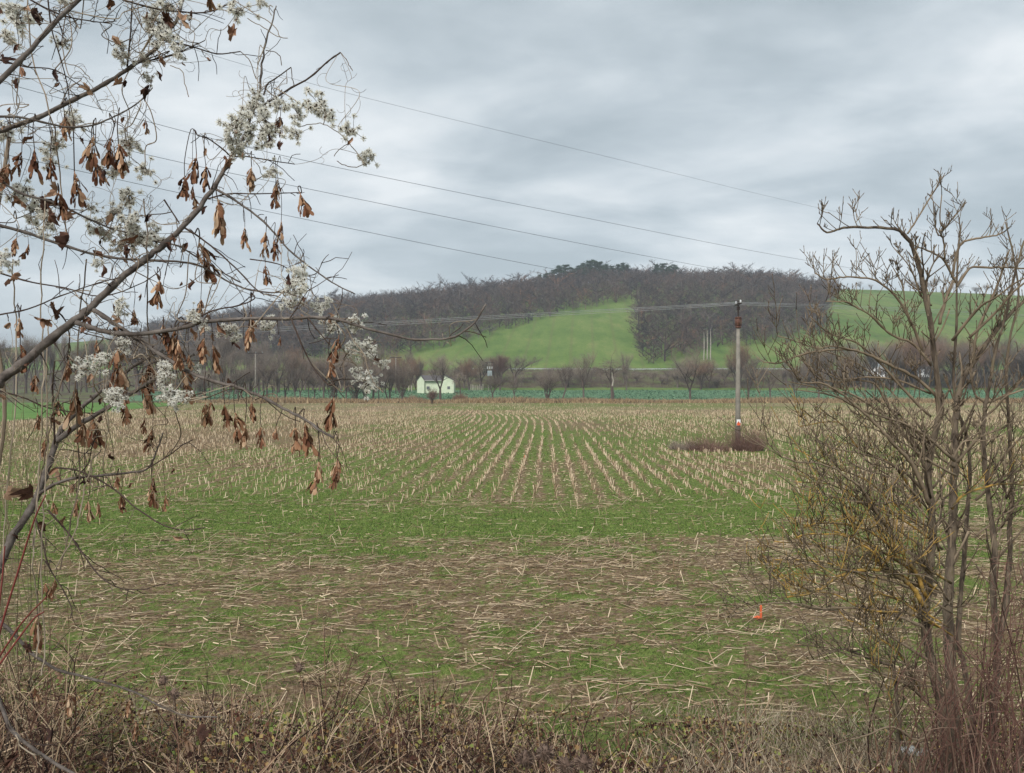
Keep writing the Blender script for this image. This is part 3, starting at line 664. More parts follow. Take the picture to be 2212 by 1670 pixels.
for i, (x, yt) in enumerate([(1208, 579), (1222, 577), (1236, 582), (1251, 578), (1262, 574), (1274, 569), (1285, 566), (1296, 570), (1308, 576), (1322, 579), (1334, 576), (1346, 573), (1354, 577), (1196, 588), (1180, 594), (1165, 598), (1418, 577), (1432, 574), (1446, 578), (1456, 576)]):
    Yd = r_.uniform(660, 700); X = (x - CX) / F * Yd; z = hz1(X, Yd); H = EYE + (HZ - yt) / F * Yd - z
    o = empty('pine_tree', (X, Yd, z), 'dark green pine standing on the crest of the wooded hill', 'pine tree', 'pines on the hill crest'); H += 1.6; o.scale = (H * 1.35, H * 1.35, H); o.rotation_euler.z = r_.uniform(0, 6)
    tm, cm = PM[i % 4]; mk('trunk', tm, o); mk('crown', cm, o)
for g_, f_, v_ in (('row of bare trees left of the house', 'small bare tree, {} left of the house in the dense field-edge row', True), ('tall bare grove at the left', 'tall bare tree, {} from the left in the grove behind the maple', False),
                   ('brown trees below the wooded hill', 'brown bare tree, {} from the left below the wooded hill', False), ('hedge shrubs below the road', 'bare hedge shrub below the road, {} counting from the left', False),
                   ('trees at the hill foot on the right', 'brown leafless tree at the right hill foot, {} from the left', False), ('trees on the right skyline', 'tiny bare tree on the grassy skyline, {} from the left', False), ('pines on the hill crest', 'dark green pine on the hill crest, {} from the left', False)):
    order_labels(g_, f_, v_)
# pale birch-like stems at the wood edge
for i, (x, yb, yt, lb) in enumerate([(1517, 775, 715, 'leftmost pale birch trunk at the lower edge of the right wood'), (1524, 774, 712, 'middle pale birch trunk at the lower edge of the right wood'), (1531, 775, 708, 'rightmost pale birch trunk at the lower edge of the right wood')]):
    X, Y = pix2g(x, yb, 362); Y -= 3; b = MB(); H = (yb - yt) / F * Y; b.tube([(0, 0, -.3), (.2, 0, H * .5), (.1, .1, H)], [.28, .22, .08], 6)
    o = b.build('birch_tree', M['pale_trunk']); o.location = (X, Y, hz1(X, Y)); tag(o, lb, 'birch')

# pale snag and shrub mounds
b = MB(); X, Y = pix2g(1323, 864, 170, 345); Y -= 1.5; s_ = Y / F
b.tube([(0, 0, -.1), (0, 0, 14 * s_), (-.25, 0, 30 * s_)], [.3, .24, .2], 7, 1); b.tube([(-.25, 0, 30 * s_), (0, 0, 42 * s_), (-.3, 0, 60 * s_)], [.19, .17, .09], 6, 0)
o = b.build('tree_snag', [M['pale_trunk'], M['tree_far']]); o.location = (X, Y, hz1(X, Y)); tag(o, 'pale barkless broken tree trunk at the field edge', 'dead tree')
def mound(name, X, Y, w, h, mt, label, cat, n=1500, seed=0, tall=1.0, dpt=None, sp=.5, tk=1.0):
    n = int(n * .6); r = np.random.default_rng(seed); a = r.uniform(0, 6.28, n); q = r.random(n) ** .5
    bx = np.cos(a) * q * w * .5; by = np.sin(a) * q * (dpt or w) * .5; hh = h * (1 - .6 * q ** 2) * r.uniform(.3, 1.15, n) * (.55 + .8 * fbm(bx / w * 6 + 9, by / w * 6 + 9, seed, 2))
    d = np.column_stack([bx / w * 1.6 + r.normal(0, sp, n) * .6, by / w + r.normal(0, sp, n) * .6, np.full(n, 1.)])
    A = tris(np.column_stack([bx, by, np.zeros(n)]), d, hh, r.uniform(.006, .014, n) * tk)
    z = r.uniform(.2, .9, n) * hh; B = tris(np.column_stack([bx, by, np.zeros(n)]) + nrm(d) * z[:, None], d + r.normal(0, .9, (n, 3)), hh * .35, r.uniform(.005, .012, n) * tk)
    V, F_ = join([A, B]); o = bulk(name, V, F_, mt); o.location = (X, Y, hz1(X, Y)); return tag(o, label, cat)
X, Y = pix2g(933, 873, 150, 345); put_tree('redbush', X, Y, 4.3, 'dark reddish rounded bush in front of the house', 'bush', name='bush', widen=1.0)
X, Y = pix2g(995, 864, 150, 345); mound('bush', X, Y - .6, 3.4, 2.0, M['twig_orange'], 'low rust-brown bush at the foot of the gnarled tree', 'bush', 1500, 4, tk=3)
X, Y = pix2g(890, 868, 150, 345); mound('bush', X, Y, 6, 1.8, M['twig_orange'], 'low tan bramble patch left of the dark red bush', 'bush', 1800, 5, tk=3)

# ------------------------------------------------------------------ house beyond the edge trees
def house():
    Y0 = 232.; s_ = Y0 / F; X0 = (901 - CX) * s_; Z0 = hz1((940 - CX) * s_, Y0) - .1
    h = empty('house', (X0, Y0, Z0), 'small pale green house with a dark roof beyond the field edge', 'house')
    def u_(c): return (c - 465) * .1953 * s_        # metres right of the left corner
    eave = 28 * s_; ridge = 39 * s_; D = 5.5
    w = MB()
    def prism(prof, y0, y1):   # outline in x,z pushed back from y0 to y1
        n = len(prof); w.add([(x, y0, z) for x, z in prof] + [(x, y1, z) for x, z in prof], [tuple(range(n)), tuple(range(2 * n - 1, n - 1, -1))] + [(i, i + n, (i + 1) % n + n, (i + 1) % n) for i in range(n)])
    a0, a1, am = u_(465), u_(545), u_(505); prism([(a0, -1), (a1, -1), (a1, eave), (am, ridge - .05), (a0, eave)], 0, D)
    b0, b1, bm = u_(742), u_(872), u_(765); prism([(b0, -1), (b1, -1), (b1, eave), (bm, ridge + .1), (b0, ridge - .45)], -.35, D)
    w.box(((a1 + b0) / 2, D / 2 + .35, (eave - 1) / 2), (b0 - a1 - .01, D - .7, eave + 1 - .05)); w.build('wall', M['wall_pale'], h)
    rf = MB()
    def slab(p0, p1, y0, y1, th=.14):
        (x0, z0), (x1, z1) = p0, p1; rf.add([(x0, y0, z0), (x1, y0, z1), (x1, y1, z1), (x0, y1, z0), (x0, y0, z0 + th), (x1, y0, z1 + th), (x1, y1, z1 + th), (x0, y1, z0 + th)], [(0, 3, 2, 1), (4, 5, 6, 7), (0, 1, 5, 4), (1, 2, 6, 5), (2, 3, 7, 6), (3, 0, 4, 7)])
    slab((a0 - .25, eave - .12), (am, ridge + .01), -.2, D + .2); slab((am, ridge + .012), (a1 + .06, eave - .02), -.2, D + .2)
    slab((b0 - .15, ridge - .5), (bm, ridge + .16), -.6, D + .2); slab((bm, ridge + .165), (b1 + .35, eave - .08), -.6, D + .2)
    # main slope facing the field
    x0, x1 = a1 + .08, b0 - .17; rf.add([(x0, -.1, eave - .02), (x1, -.1, eave - .02), (x1, D / 2, ridge + .02), (x0 - (a1 - am), D / 2, ridge + .02), (x0, -.1, eave + .12), (x1, -.1, eave + .12), (x1, D / 2, ridge + .16), (x0 - (a1 - am), D / 2, ridge + .16)],
                                        [(0, 3, 2, 1), (4, 5, 6, 7), (0, 1, 5, 4), (1, 2, 6, 5), (2, 3, 7, 6), (3, 0, 4, 7)])
    rf.add([(x0, D / 2 + .01, ridge + .02), (x1, D / 2 + .01, ridge + .02), (x1, D, eave), (x0, D, eave)], [(0, 1, 2, 3)])
    rf.build('roof', M['roof_dark'], h)
    tr = MB(); tr.box(((x0 + x1) / 2, -.16, eave + .02), (x1 - x0, .08, .16)); tr.build('gutter', M['trim'], h)
    for cx, yy, ww in ((u_(585), .33, .9), (u_(815), -.37, .8)):
        f = MB(); f.box((cx, yy, 1.75), (ww, .06, .9)); fo = f.build('window', M['trim'], h)
        g = MB(); g.box((cx - ww * .23, yy - .04, 1.75), (ww * .38, .02, .75)); g.box((cx + ww * .23, yy - .04, 1.75), (ww * .38, .02, .75)); g.build('pane', M['glass_dark'], fo)
house()
# pale buildings glimpsed behind the shrub
for x0, x1, yt, yb, Yd, lab in ((1882, 1912, 781, 792, 330, 'white building glimpsed through the twigs of the near shrub, left of two'), (1985, 2030, 787, 797, 332, 'long low grey-white building glimpsed behind the near shrub, right of two')):
    s_ = Yd / F; X = ((x0 + x1) / 2 - CX) * s_; W = (x1 - x0) * s_; zb = hz1(X, Yd); zt = EYE + (HZ - yt) * s_; H = zt - zb
    o = empty('white_building', (X, Yd, zb), lab, 'building'); w = MB(); w.box((0, 2, H * .35 - .5), (W, 4, H * .7 + 1)); w.build('wall', M['white_paint'], o)
    w = MB(); w.add([(-W / 2 - .2, -.2, H * .7), (W / 2 + .2, -.2, H * .7), (W / 2 + .2, 2, H), (-W / 2 - .2, 2, H), (W / 2 + .2, 4.2, H * .7), (-W / 2 - .2, 4.2, H * .7)], [(0, 1, 2, 3), (3, 2, 4, 5), (1, 4, 2), (0, 3, 5), (0, 5, 4, 1)]); w.build('roof', M['box_grey'], o)
    w = MB(); w.box((-W * .2, -.03, H * .35), (.9, .05, 1)); w.box((W * .2, -.03, H * .35), (.9, .05, 1)); w.build('window', M['glass_dark'], o)

# ------------------------------------------------------------------ road barrier, fence, poles
def guardrail():
    o = empty('guardrail', (0, 348.5, 10.5), 'long white metal crash barrier along the road at the foot of the hill', 'guardrail'); rl = MB(); ps = MB()
    xs = np.arange(-18, 128, 4.)
    pts = [Vector((x, 0, hz1(x, 348.6) - 10.5 + .62)) for x in xs]
    for dz, dy in ((-.13, 0), (0, -.06), (.13, 0)): rl.ribbon([p + Vector((0, dy, dz)) for p in pts], .085, Vector((0, 0, 1)))
    rl.build('rail', M['galv'], o)
    for p in pts: ps.box((p.x, .08, p.z - .35), (.12, .1, .8))
    ps.build('post', M['galv'], o)
guardrail()
def fence():
    X, Y = pix2g(1030, 844, 190, 345); o = empty('post_fence', (X, Y, hz1(X, Y)), 'short row of pale upright posts beyond the rapeseed, right of the house', 'fence'); r = random.Random(2)
    for i in range(9):
        b = MB(); x = (i - 4) * .55 + r.uniform(-.1, .1); h = r.uniform(1.7, 2.5); b.box((x, r.uniform(-.2, .2), h / 2 - .1), (.16, .12, h), rz=r.uniform(-.3, .3)); b.build('post', M['wood_post'], o)
    for x, lb in ((883, 'left pale post standing left of the house'), (889, 'right pale post standing left of the house')):
        X, Y = pix2g(x, 846, 190, 345); b = MB(); b.box((0, 0, .9), (.22, .16, 2.0)); b.box((0, 0, 1.95), (.26, .2, .1)); q = b.build('post', M['wood_post']); q.name = 'fence_post'; q.location = (X, Y, hz1(X, Y)); tag(q, lb, 'post')
fence()
PX, PY = P(1594, 0, 49.3).x, 49.3
def power_pole():
    o = empty('power_pole', (PX, PY, hz1(PX, PY)), 'tall tapering concrete power pole with a rusty iron top, standing in the stubble', 'power pole'); s_ = PY / F
    Z = lambda y: EYE + (HZ - y) * s_
    b = MB(); b.tube([(0, 0, -.3), (0, 0, 3), (0.02, 0, Z(700))], [.17, .155, .105], 20); b.build('pole', M['concrete'], o, True)
    b = MB(); b.tube([(.02, 0, Z(706)), (.02, 0, Z(686))], [.135, .135], 16); b.tube([(.02, 0, Z(708)), (.02, 0, Z(705))], [.18, .18], 16); b.tube([(.02, 0, Z(687)), (.02, 0, Z(684.5))], [.19, .19], 16)
    for a in range(4): b.box((.02 + .18 * math.cos(a * 1.57), .18 * math.sin(a * 1.57), Z(695)), (.05, .05, .5))
    b.build('collar', M['rust'], o, True)
    b = MB(); b.tube([(.02, 0, Z(686)), (.02, 0, Z(652))], [.05, .045], 8); b.box((.02, 0, Z(657)), (.13, 1.1, .07)); b.box((.02, 0, Z(666)), (.16, .12, .22)); b.tube([(.02, -.1, Z(676)), (-.05, -.14, Z(664))], .03, 6); b.build('bracket', M['dark_metal'], o)
    for y_ in (-.5, 0, .5):
        b = MB(); z0 = Z(656); b.tube([(.02, y_, z0), (.02, y_, z0 + .06), (.02, y_, z0 + .1), (.02, y_, z0 + .14), (.02, y_, z0 + .2)], [.03, .07, .045, .065, .03], 8); b.build('insulator', M['porcelain'] if y_ else M['dark_metal'], o, True)
    b = MB(); zs = Z(912); b.box((-.02, -.225, zs), (.24, .012, .38)); sg = b.build('sign', M['white_paint'], o)
    b = MB(); b.box((-.02, -.236, zs - .1), (.2, .008, .16)); b.add([(-.02, -.238, zs + .1), (-.1, -.238, zs - .05), (.06, -.238, zs - .05)], [(0, 1, 2)]); b.build('warning_mark', M['orange_paint'], sg)
    b = MB(); b.add([(-.02, -.241, zs + .06), (-.055, -.241, zs - .02), (-.02, -.241, zs - .02), (-.045, -.241, zs - .09), (.02, -.241, zs + .01), (-.01, -.241, zs + .01)], [(0, 1, 2), (3, 4, 5)]); b.build('bolt_mark', M['dark_metal'], sg)
power_pole()
def t_pole(x, ybase_Y, ytop, wpx, label, armed=True):
    Yd = ybase_Y; s_ = Yd / F; X = (x - CX) * s_; z = hz1(X, Yd); H = EYE + (HZ - ytop) * s_ - z
    o = empty('power_pole', (X, Yd, z), label, 'power pole'); b = MB(); b.tube([(0, 0, -.2), (0, 0, H - .1)], [.2, .12], 10); b.build('pole', M['concrete'], o, True)
    w = wpx * s_; b = MB(); b.box((0, 0, H), (w, .16, .22)); b.tube([(0, 0, H - 1.3), (0, 0, H)], .07, 6); b.tube([(0, 0, H - .9), (-w * .28, 0, H)], .04, 5); b.tube([(0, 0, H - .9), (w * .28, 0, H)], .04, 5); b.build('crossarm', M['dark_metal'], o)
    for k in (-.46, 0.02, .46):
        b = MB(); b.tube([(w * k, 0, H + .05), (w * k, 0, H + .15), (w * k, 0, H + .3)], [.05, .09, .05], 8); b.build('insulator', M['box_grey'], o)
    return o
t_pole(552, 186, 763, 33, 'concrete T-shaped power pole rising out of the row of trees at the left')
t_pole(855, 228, 772, 24, 'slim T-shaped power pole just left of the pale green house')
def transformer():
    X, Y = pix2g(1058, 846, 190, 345); s_ = Y / F; z = hz1(X, Y); Z = lambda y: EYE + (HZ - y) * s_ - z
    o = empty('transformer_pole', (X, Y, z), 'pole transformer with a grey box and white insulators right of the house', 'transformer')
    b = MB(); H = Z(783); b.tube([(-.45, 0, -.1), (-.3, 0, H)], [.14, .1], 7); b.tube([(.45, 0, -.1), (.3, 0, H)], [.14, .1], 7)
    for k in range(4): b.tube([(-.42 + .03 * k, 0, 1 + k * 1.5), (.42 - .03 * k, 0, 1.8 + k * 1.5)], .04, 4)
    b.build('frame', M['concrete'], o)
    b = MB(); b.box((0, 0, H), (3.1, .14, .16)); b.box((0, 0, Z(789)), (2.2, .14, .14)); b.build('crossarm', M['dark_metal'], o)
    b = MB(); b.box((0, -.5, (Z(801) + Z(812)) / 2), (1.5, 1.0, Z(801) - Z(812)));
    for k in range(4): b.box((-.5 + k * .33, -1.03, (Z(803) + Z(811)) / 2), (.1, .06, .9))
    b.build('transformer_box', M['box_grey'], o)
    for k in (-1, 0, 1):
        b = MB(); zz = Z(797); b.tube([(k * .75, -.2, zz), (k * .75, -.2, zz + .25), (k * .75, -.2, zz + .5), (k * .75, -.2, zz + .8)], [.1, .16, .1, .13], 8); b.build('insulator', M['porcelain'], o)
transformer()

def wire(pts, label, cat, mt, rad, group=None):
    q = crom(pts, 10); b = MB(); b.tube([P(*p) for p in q], rad, 4); o = b.build('power_line', mt); return tag(o, label, cat, group)
def deep(x): return 1 / np.interp(x, [-300, 2400], [1 / 26., 1 / 120.])
for pts, lb in (([(-300, -135), (180, 30), (650, 175), (1300, 336), (1830, 463), (2400, 575)], 'topmost wire crossing the sky from the upper left'),
                ([(-300, 95), (270, 250), (650, 345), (1300, 478), (1760, 566), (2400, 668)], 'second wire from the top of the four crossing the sky'),
                ([(-300, 188), (320, 335), (650, 405), (1300, 535), (1770, 618), (2400, 712)], 'third wire from the top of the four crossing the sky'),
                ([(-300, 265), (310, 400), (650, 472), (1190, 580), (1590, 647), (1861, 682), (2400, 738)], 'lowest of the four sky wires, dipping behind the concrete pole top')):
    wire([(x, y, deep(x)) for x, y in pts], 'thin dark ' + lb, 'power line', M['wire'], .007 if 'topmost' in lb else .0105)
for i, (dy, yy) in enumerate(((0, -.5), (2.2, 0), (5, .5))):
    nm = ('upper', 'middle', 'lower')[i]
    wire([(1594, 653 + dy, PY + yy), (1400, 664 + dy * 1.3, 54), (1100, 680 + dy * 1.4, 66), (820, 696 + dy * 1.5, 80), (500, 712 + dy * 1.6, 100), (-100, 742 + dy, 150)], nm + ' of three pale wires running left from the concrete pole', 'power line', M['wire_pale'], .014)
    wire([(1594, 653 + dy, PY + yy), (1785, 659 + dy * 1.3, 60), (2000, 668 + dy * 1.4, 74), (2400, 690 + dy, 120)], nm + ' of three pale wires running right from the concrete pole', 'power line', M['wire_pale'], .014)

# orange marker pegs, pole-foot bushes
def peg(x, y, hpx, label, rag=False):
    Yd = EYE * F / (y - HZ); X = (x - CX) / F * Yd; z = hz1(X, Yd); o = empty('marker_stake', (X, Yd, z), label, 'marker stake'); H = hpx * Yd / F
    b = MB(); b.box((0, 0, H / 2 - .03), (.032, .02, H + .06), rz=.3); b.add([(-.016, -.01, H), (.016, -.01, H), (.016, .01, H), (-.016, .01, H), (0, 0, H + .02)], [(0, 1, 4), (1, 2, 4), (2, 3, 4), (3, 0, 4)]); b.build('stake', M['stake_orange'], o)
    if rag:
        b = MB(); r = random.Random(3)
        for k in range(4):
            a = r.uniform(2.4, 4.0); q = [Vector((0, 0, .04)), Vector((math.cos(a) * .06, math.sin(a) * .05, r.uniform(.02, .06))), Vector((math.cos(a) * r.uniform(.08, .15), math.sin(a) * .08, r.uniform(.0, .04)))]
            b.ribbon(q, [.008, .014, .006], Vector((r.uniform(-.3, .3), .3, 1)).normalized())
        b.build('ribbon', M['stake_orange'], o)
peg(1644, 1338, 30, 'orange marker stake with a torn ribbon at its foot, in the near stubble', True)
peg(1133, 990, 6, 'tiny orange peg in the middle of the stubble rows'); peg(1487, 986, 7, 'small orange peg left of the bushes at the concrete pole foot')
mound('bush', PX + .25, PY - 1.3, 1.6, 2.3, M['twig_red'], 'dense reddish-brown bush at the foot of the concrete pole', 'bush', 2400, 7, sp=.42, tk=.75)
mound('bush', PX - 2.1, PY - 1.2, 2.6, 1.3, M['twig_red'], 'low brown bramble patch left of the pole-foot bush', 'bush', 1800, 8, sp=.7, tk=.8)
mound('bush', PX - 3.6, PY - .5, 1.6, .9, M['twig_far'], 'lowest grey-brown weeds at the left end of the bushes by the pole', 'bush', 900, 9, sp=.8)

# ------------------------------------------------------------------ near maple on the left
def bump_wob(pts, amp, r):
    out = []
    for i, p in enumerate(pts):
        k = amp if 0 < i < len(pts) - 1 else 0; out.append(p + Vector((r.gauss(0, k), r.gauss(0, k), r.gauss(0, k))))
    return out
TRUNK = Vector((-2.25, 2.75, 0))
def maple():
    o = empty('maple_tree', (TRUNK.x, TRUNK.y, hz1(TRUNK.x, TRUNK.y)), 'leafless maple whose branches with hanging brown seed clusters fill the left of the picture', 'tree'); base = Vector(o.location)
    r = random.Random(4); b = MB(); zb = base.z
    b.tube([(0, 0, -.3), (.03, 0, .8), (-.04, .05, 2.0), (0, 0, 3.2), (.1, -.05, 4.6)], [.11, .09, .07, .055, .02], 10); b.build('trunk', M['bark_grey'], o, True)
    L = lambda v: tuple(Vector(v) - base)
    # (points x,y ; depth start,end ; width px start,end ; goes back to the trunk)
    B = [([(0, 175), (55, 120), (110, 59), (172, 0), (215, -45)], 2.3, 2.5, 11, 8, 1),
         ([(-20, 292), (22, 275), (80, 256), (146, 223), (205, 194), (249, 168), (293, 139), (337, 106), (352, 86), (381, 48), (395, 0), (402, -40)], 2.5, 2.8, 11, 6, 1),
         ([(-20, 838), (0, 822), (44, 789), (95, 745), (161, 694), (205, 657), (256, 606), (311, 562), (341, 538), (395, 491), (439, 436), (469, 395), (491, 359), (502, 337), (530, 290), (545, 240), (560, 205), (565, 160), (571, 110), (590, 40), (597, 14)], 2.3, 2.9, 23, 2.6, 1),
         ([(550, 235), (582, 220), (630, 190), (670, 168), (707, 135), (736, 114)], 2.85, 2.9, 5, 3.5, 0),
         ([(570, 205), (578, 182), (593, 172), (629, 146)], 2.85, 2.9, 4, 2.5, 0),
         ([(450, 430), (494, 419), (549, 419), (600, 418), (652, 416)], 2.7, 2.7, 4, 2, 0),
         ([(500, 340), (527, 338), (579, 346), (637, 355)], 2.75, 2.7, 4, 2, 0),
         ([(498, 337), (476, 318), (447, 298), (427, 293)], 2.75, 2.7, 4, 2.5, 0),
         ([(469, 410), (513, 436), (571, 480), (623, 538), (677, 582), (729, 617), (767, 635)], 2.7, 2.6, 6, 2.5, 0),
         ([(395, 491), (421, 505), (469, 542), (520, 590), (560, 630), (600, 640)], 2.65, 2.5, 5, 2.5, 0),
         ([(165, 697), (205, 710), (256, 721), (322, 719), (384, 710), (439, 697), (513, 690), (622, 688), (677, 685), (729, 690), (771, 703), (818, 717), (900, 733), (967, 731), (994, 721), (1025, 696), (1050, 657)], 2.4, 2.2, 12, 3.5, 0),
         ([(194, 664), (234, 690), (271, 716), (315, 745), (366, 778), (414, 807), (469, 826), (513, 837), (568, 859), (623, 888), (659, 906), (688, 928), (721, 946)], 2.45, 2.2, 11, 5, 0),
         ([(-20, 1262), (0, 1219), (26, 1161), (55, 1117), (84, 1060), (106, 998), (121, 954), (136, 924), (165, 891), (205, 855), (256, 815), (318, 774), (352, 756)], 2.6, 3.1, 20, 6, 1),
         ([(121, 954), (146, 935), (183, 910), (220, 888), (264, 859), (293, 844), (340, 815), (380, 790), (420, 765)], 2.8, 3.0, 13, 6, 0),
         ([(84, 1067), (121, 1045), (165, 1032), (220, 1027), (286, 1020), (319, 1012), (337, 979), (352, 935)], 2.75, 2.6, 8, 3, 0),
         ([(319, 1012), (366, 983), (395, 961), (417, 950)], 2.6, 2.6, 3, 2, 0),
         ([(121, 1010), (165, 1016), (209, 1034), (256, 1064), (293, 1097), (350, 1133), (395, 1145), (443, 1140)], 2.7, 2.4, 4.5, 2.5, 0),
         ([(103, 1102), (146, 1150), (176, 1193), (212, 1241), (249, 1267), (286, 1274), (322, 1272)], 2.6, 2.4, 4.5, 2.2, 0),
         ([(77, 1120), (91, 1171), (106, 1226), (135, 1274), (154, 1314), (152, 1335)], 2.6, 2.5, 4, 2, 0),
         ([(-20, 1330), (26, 1366), (66, 1410), (121, 1446), (176, 1461), (238, 1479), (293, 1497), (348, 1527), (403, 1547), (469, 1550)], 2.7, 2.6, 8, 3, 1),
         ([(-20, 1480), (0, 1520), (22, 1574), (66, 1615), (110, 1644), (154, 1670), (200, 1700)], 2.3, 2.2, 9, 6, 1),
         ([(-20, 253), (37, 253), (92, 264), (146, 275), (201, 271), (238, 256), (275, 238), (311, 212), (330, 190)], 2.4, 2.6, 6, 2.5, 1),
         ([(-20, 480), (0, 487), (55, 502), (128, 527), (201, 549), (275, 560), (366, 564), (421, 571), (458, 588), (513, 617), (568, 631), (615, 631)], 2.5, 2.7, 8, 3, 1),
         ([(-20, 375), (0, 388), (44, 417), (121, 439), (176, 465), (234, 491), (286, 505), (330, 520), (385, 531), (421, 553), (476, 586), (520, 610)], 2.5, 2.7, 6, 3, 1),
         ([(275, 145), (280, 100), (285, 40), (285, 15)], 2.65, 2.6, 4.5, 2.5, 0),
         ([(348, 86), (421, 103), (469, 117), (520, 112)], 2.7, 2.8, 4, 2.5, 0),
         ([(300, 136), (348, 126), (395, 110), (443, 88)], 2.7, 2.7, 4, 2, 0),
         ([(264, 0), (330, 18), (395, 27), (454, 26), (505, 4)], 2.6, 2.8, 4, 3, 0),
         ([(66, 0), (106, 22), (146, 37), (194, 46), (223, 49), (253, 46)], 2.4, 2.5, 4.5, 2, 0),
         ([(104, -5), (113, 66), (132, 128), (146, 183), (150, 215)], 2.4, 2.5, 3.5, 2, 0),
         ([(384, 710), (458, 672), (513, 661), (549, 646), (546, 635)], 2.4, 2.5, 4, 2.5, 0),
         ([(630, 690), (652, 745), (677, 793), (707, 829), (721, 830)], 2.3, 2.25, 4, 2.5, 0),
         ([(666, 688), (688, 716), (712, 745)], 2.3, 2.25, 4, 2.5, 0),
         ([(626, 688), (645, 660), (655, 640)], 2.3, 2.3, 3, 2, 0),
         ([(355, 432), (388, 483)], 2.65, 2.6, 4, 2.5, 0),
         ([(-20, 840), (48, 858), (92, 877), (146, 889), (205, 893)], 2.5, 2.6, 4, 2, 1),
         ([(110, 660), (140, 690), (150, 730), (145, 780)], 2.5, 2.5, 4, 2, 0),
         ([(0, 130), (60, 145), (120, 152), (180, 190)], 2.5, 2.6, 4, 2, 1),
         ([(165, 1032), (190, 1000), (200, 960), (215, 930)], 2.7, 2.6, 3, 2, 0),
         ([(118, 960), (116, 900), (113, 840), (118, 780)], 2.75, 2.7, 5, 3, 0),
         ([(0, 590), (70, 610), (140, 622), (220, 640), (300, 615), (340, 590)], 2.6, 2.5, 4, 2, 1),
         ([(0, 680), (60, 668), (130, 640), (210, 612), (260, 600)], 2.5, 2.45, 4, 2, 1),
         ([(540, 560), (600, 570), (640, 590), (680, 600)], 2.5, 2.5, 3, 1.6, 0),
         ([(664, 596), (684, 590), (700, 560)], 2.65, 2.65, 2.6, 1.5, 0), ([(656, 580), (657, 560), (655, 548)], 2.65, 2.65, 2.6, 1.5, 0)]
    G = []; BP = []
    for pts, d0, d1, w0, w1, edge in B:
        n = len(pts); q = crom([(x, y, d0 + (d1 - d0) * i / (n - 1)) for i, (x, y) in enumerate(pts)], 4)
        W = [P(*p) for p in q]; m = len(W); wr = [(w0 + (w1 - w0) * (i / (m - 1)) ** .68) / 2 * q[i][2] / F for i in range(m)]
        W = bump_wob(W, wr[0] * .1, r)
        for i in range(3, m - 1, 5): wr[i] *= 1.22
        if edge:
            dv = (W[0] - W[3]).normalized(); z_ = max(W[0].z - abs(W[0].x - TRUNK.x) * (.35 if pts[0][1] > 300 else .5), base.z + .5); a = Vector((TRUNK.x, TRUNK.y, z_)); c = W[0] + dv * .2
            st = [a, a.lerp(c, .5) + Vector((0, 0, -.03)), c]; W = st + W; wr = [wr[0] * 1.25, wr[0] * 1.15, wr[0] * 1.05] + wr
        BP.append((W, wr)); G += [(p, wr[i]) for i, p in enumerate(W)]
        tw = MB(); tw.tube([L(p) for p in W], wr, 8 if w0 > 7 else 5)
        # short side shoots
        for i in range(3, len(W) - 1):
            if r.random() < .42 and W[i].x > -1.9:
                t = (W[i + 1] - W[i]).normalized(); sd_ = Vector((r.gauss(0, .7), r.gauss(0, .6), r.gauss(0, .8))); d = (t * .6 + sd_).normalized(); ln = r.uniform(.02, .14); p = [W[i]]
                for k in range(4): d = (d + Vector((r.gauss(0, .2), r.gauss(0, .2), r.gauss(-.08, .2)))).normalized(); p.append(p[-1] + d * ln / 4)
                tw.tube([L(v) for v in p], [max(.0011, wr[i] * .35), .0014, .0012, .0011, .001], 4, 1)
        tw.build('branch', [M['bark_grey'] if w0 > 5.5 else M['bark_twig'], M['bark_twig']], o, True)
    # hanging clusters of winged seeds
    CL1 = [(860, 705, .5), (385, 680, .9), (555, 800, 1.3), (560, 900, 1.1), (665, 790, 1.3), (700, 850, 1.2), (205, 880, 1.1), (130, 900, 1), (55, 960, 1.1), (440, 1010, 1.3), (300, 930, .8), (1160, 910, 1.2), (1215, 980, .9), (1090, 1040, 1.1), (1140, 1100, .7), (1485, 985, 1), (1640, 1055, .7), (1625, 1120, .8), (1765, 1130, 1.2), (1285, 1180, 1.5), (1445, 1340, .8), (1570, 1370, 1), (1615, 1410, .8), (1660, 1300, .8), (1175, 1430, 1.5), (1565, 1550, .8), (1655, 690, .8), (345, 1130, 1.2), (170, 1440, .6), (100, 1400, .7)]
    CL2 = [(115, 400, .8), (940, 180, 1.2), (790, 340, .7), (1185, 290, .7), (570, 530, .8), (1480, 380, .9), (1475, 450, .8), (1655, 510, .35), (1945, 650, .8), (2000, 500, 1.1), (965, 440, 1), (1030, 470, 1.4), (1050, 530, 1.1), (1205, 520, 1), (1255, 560, 1), (700, 580, 1.5), (405, 640, 1), (210, 740, .7), (445, 810, 1.4), (745, 790, .8), (880, 660, 1.3), (840, 740, 1.4), (1080, 690, 1.4), (1215, 890, 1), (1245, 900, .9), (1325, 910, .9), (1385, 960, 1.1), (1485, 895, .7), (1445, 1030, 1), (1540, 1045, .8), (1630, 1040, .5), (1740, 1050, 1.1), (1800, 1020, 1.3), (1880, 1250, 1.2), (1990, 1220, 1), (1995, 1290, .8), (1970, 870, 1.2), (540, 950, 1.4), (490, 1020, 1), (740, 900, 1), (855, 990, .6), (895, 1060, .8), (270, 1110, .7), (345, 890, .7), (220, 960, .8), (900, 1400, .9), (905, 1340, .6), (975, 1450, .6), (715, 1440, .6), (455, 1470, .7), (520, 1480, .7), (310, 1480, .6), (575, 1490, .5), (690, 1330, .6), (120, 560, 1), (1115, 620, .6)]
    CL3 = [(220, 690, 1.2), (265, 490, .8), (325, 460, .8), (405, 1150, .9), (765, 1180, .7), (205, 1100, .6), (800, 1310, .6)]
